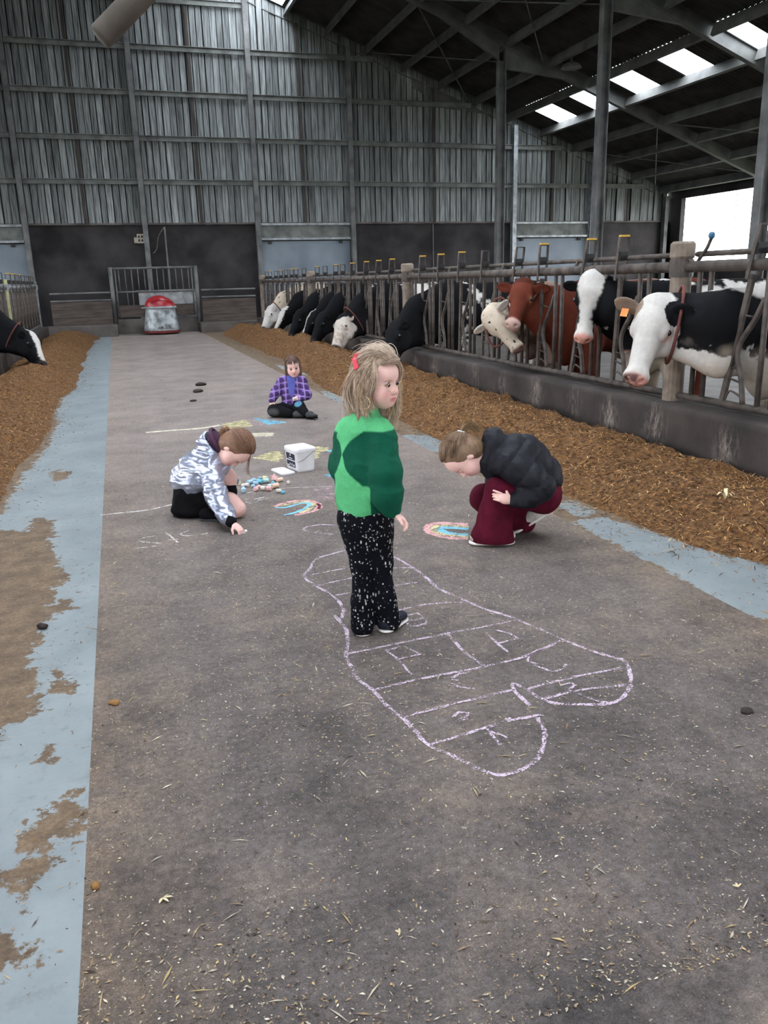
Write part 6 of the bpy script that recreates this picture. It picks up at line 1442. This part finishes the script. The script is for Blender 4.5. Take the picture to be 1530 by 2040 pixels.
V, Fc = loft([ring(0.078, 0.103, 0.02, 0.0), ring(0.082, 0.108, 0.024, 0.012), ring(0.090, 0.115, 0.026, 0.165)]); mesh_obj('body', make_mesh('body', V, Fc), M_wbuck, bk)
V, Fc = loft([ring(0.094, 0.119, 0.028, 0.163), ring(0.096, 0.121, 0.028, 0.168), ring(0.096, 0.121, 0.028, 0.186), ring(0.090, 0.115, 0.028, 0.196), ring(0.06, 0.085, 0.02, 0.200)]); mesh_obj('rim', make_mesh('rim', V, Fc), M_wbuck, bk)
for z0, z1, nm in ((0.095, 0.148, 'label'), (0.035, 0.085, 'label')):
    xa = -0.0825-0.0075*(z0-0.012)/0.153; xb = -0.0825-0.0075*(z1-0.012)/0.153
    l = MB().add([(xa-0.001, -0.08, z0), (xa-0.001, 0.08, z0), (xb-0.001, 0.08, z1), (xb-0.001, -0.08, z1), (xa, -0.08, z0), (xa, 0.08, z0), (xb, 0.08, z1), (xb, -0.08, z1)], [(3, 2, 1, 0), (4, 5, 6, 7), (0, 1, 5, 4), (2, 3, 7, 6)]).build(nm, M_label, bk)
    if z0 > 0.09: MB().box((xb-0.0015, 0.0, 0.135), (0.002, 0.014, 0.016)).box((xa-0.0022, 0.0, 0.108), (0.002, 0.06, 0.006)).build('print', M_wbuck, l)
    else: MB().box((xb-0.0012, -0.055, 0.052), (0.002, 0.016, 0.018)).box((xb-0.0012, -0.02, 0.056), (0.002, 0.012, 0.02)).box((xb-0.0012, 0.015, 0.056), (0.002, 0.01, 0.016)).box((xb-0.0012, 0.05, 0.045), (0.002, 0.04, 0.008)).build('print', M_wbuck, l)
MB().tube(smooth_path([(-0.08, -0.122, 0.09), (-0.03, -0.128, 0.105), (0.02, -0.13, 0.14), (0.075, -0.127, 0.17)]), 0.0022, 6).build('handle', M_steel, bk, smooth=True)
ld = empty('square_cover', (1.160, 6.478, 0.0), math.radians(13.9), 'white plastic lid lying on the floor against the bucket', 'lid')
V, Fc = loft([ring(0.060, 0.118, 0.03, 0.001), ring(0.062, 0.120, 0.03, 0.004), ring(0.062, 0.120, 0.03, 0.016), ring(0.056, 0.114, 0.03, 0.019)]); mesh_obj('plate', make_mesh('plate', V, Fc), M_wbuck, ld)
V, Fc = loft([ring(0.050, 0.108, 0.025, 0.0185), ring(0.046, 0.104, 0.025, 0.021)]); mesh_obj('panel', make_mesh('panel', V, Fc), M_wbuck, ld)

# ------------------------------------------------------------------ scraps on the floor
def blob(name, loc, r, m, label, cat, seed=0, group=None, squash=1.0):
    f = Field(); q = random.Random(seed)
    f.ell((0, 0, r*0.5*squash), (r, r*0.7, r*0.6*squash), None, r*0.3)
    for k in range(4): f.ell((q.uniform(-.7, .7)*r, q.uniform(-.5, .5)*r, r*0.4*squash), (r*0.45, r*0.4, r*0.35*squash), None, r*0.3)
    V, Q = f.mesh(r/8); V = wrinkle(V, Q, r*0.2, (1.5/r,)*3, seed); V[:, 2] = np.maximum(V[:, 2], 0.0005)
    o = mesh_obj(name, fast_mesh(name, V, Q, None, True), m, None, (loc[0], loc[1], 0)); o.rotation_euler = (0, 0, q.uniform(0, 6)); return tag(o, label, cat, group)
M_dung = mat('dark_dung', lin(34, 28, 26), lin(58, 48, 42), scale=20, rough=0.8); M_clod = mat('brown_clod', lin(116, 82, 46), lin(150, 112, 66), scale=20, rough=0.9); M_husk = mat('dry_maize_husk', lin(190, 170, 130), lin(226, 212, 178), scale=20, rough=0.8)
blob('dark_scrap', (1.123, 12.92), 0.085, M_dung, 'farthest of three dark scraps on the lane', 'scrap', 1, 'dark scraps on the lane', 0.5)
blob('dark_scrap', (1.004, 12.13), 0.085, M_dung, 'middle of three dark scraps on the lane', 'scrap', 2, 'dark scraps on the lane', 0.4)
blob('dark_scrap', (0.85, 11.19), 0.06, M_dung, 'nearest and smallest of three dark scraps on the lane', 'scrap', 3, 'dark scraps on the lane', 0.25)
blob('brown_lump', (-0.212, 1.925), 0.014, M_clod, 'round brown lump at the edge of the pale blue strip', 'lump', 4)
blob('dark_lump', (-0.479, 3.776), 0.024, M_dung, 'dark grey lump on the dirty pale blue strip', 'lump', 5)
blob('feed_clod', (-0.164, 2.924), 0.022, M_clod, 'crumbly feed clod beside the pale blue strip', 'clod', 6, None, 0.5)
blob('feed_clod', (1.969, 2.075), 0.024, M_dung, 'small dark clod on the floor near the right edge', 'clod', 7, None, 0.5)
def husk(name, loc, label, n, ln, seed, up=0.6):
    m = MB(); q = random.Random(seed)
    for k in range(n):
        a = q.uniform(0, 2*PI); l = ln*q.uniform(0.6, 1); pts = []
        for t in np.linspace(0, 1, 6): pts.append(Vector((math.cos(a)*l*t, math.sin(a)*l*t, 0.004+up*l*math.sin(t*2.4))))
        s = Vector((-math.sin(a), math.cos(a), 0)); V = []
        for i, p in enumerate(pts): w2 = l*0.16*math.sin(PI*(0.12+0.8*i/5)); V += [p+s*w2, p-s*w2+Vector((0, 0, 0.002))]
        m.add(V, [(2*i, 2*i+1, 2*i+3, 2*i+2) for i in range(5)])
    return tag(m.build(name, M_husk, None, loc), label, 'husk')
husk('maize_husk', (3.42, 3.96, 0.155), 'pale dry maize husk lying on the right heap of feed', 6, 0.075, 1, 0.8)
husk('dry_leaf', (-0.047, 1.822, 0.0), 'forked dry leaf scrap on the floor near the strip', 4, 0.028, 2, 0.15)
husk('dry_leaf', (0.485, 1.514, 0.0), 'pale leaf chip at the bottom middle of the floor', 3, 0.016, 3, 0.15)
husk('dry_leaf', (1.339, 1.375, 0.0), 'yellowish leaf chip at the bottom right of the floor', 3, 0.02, 4, 0.2)
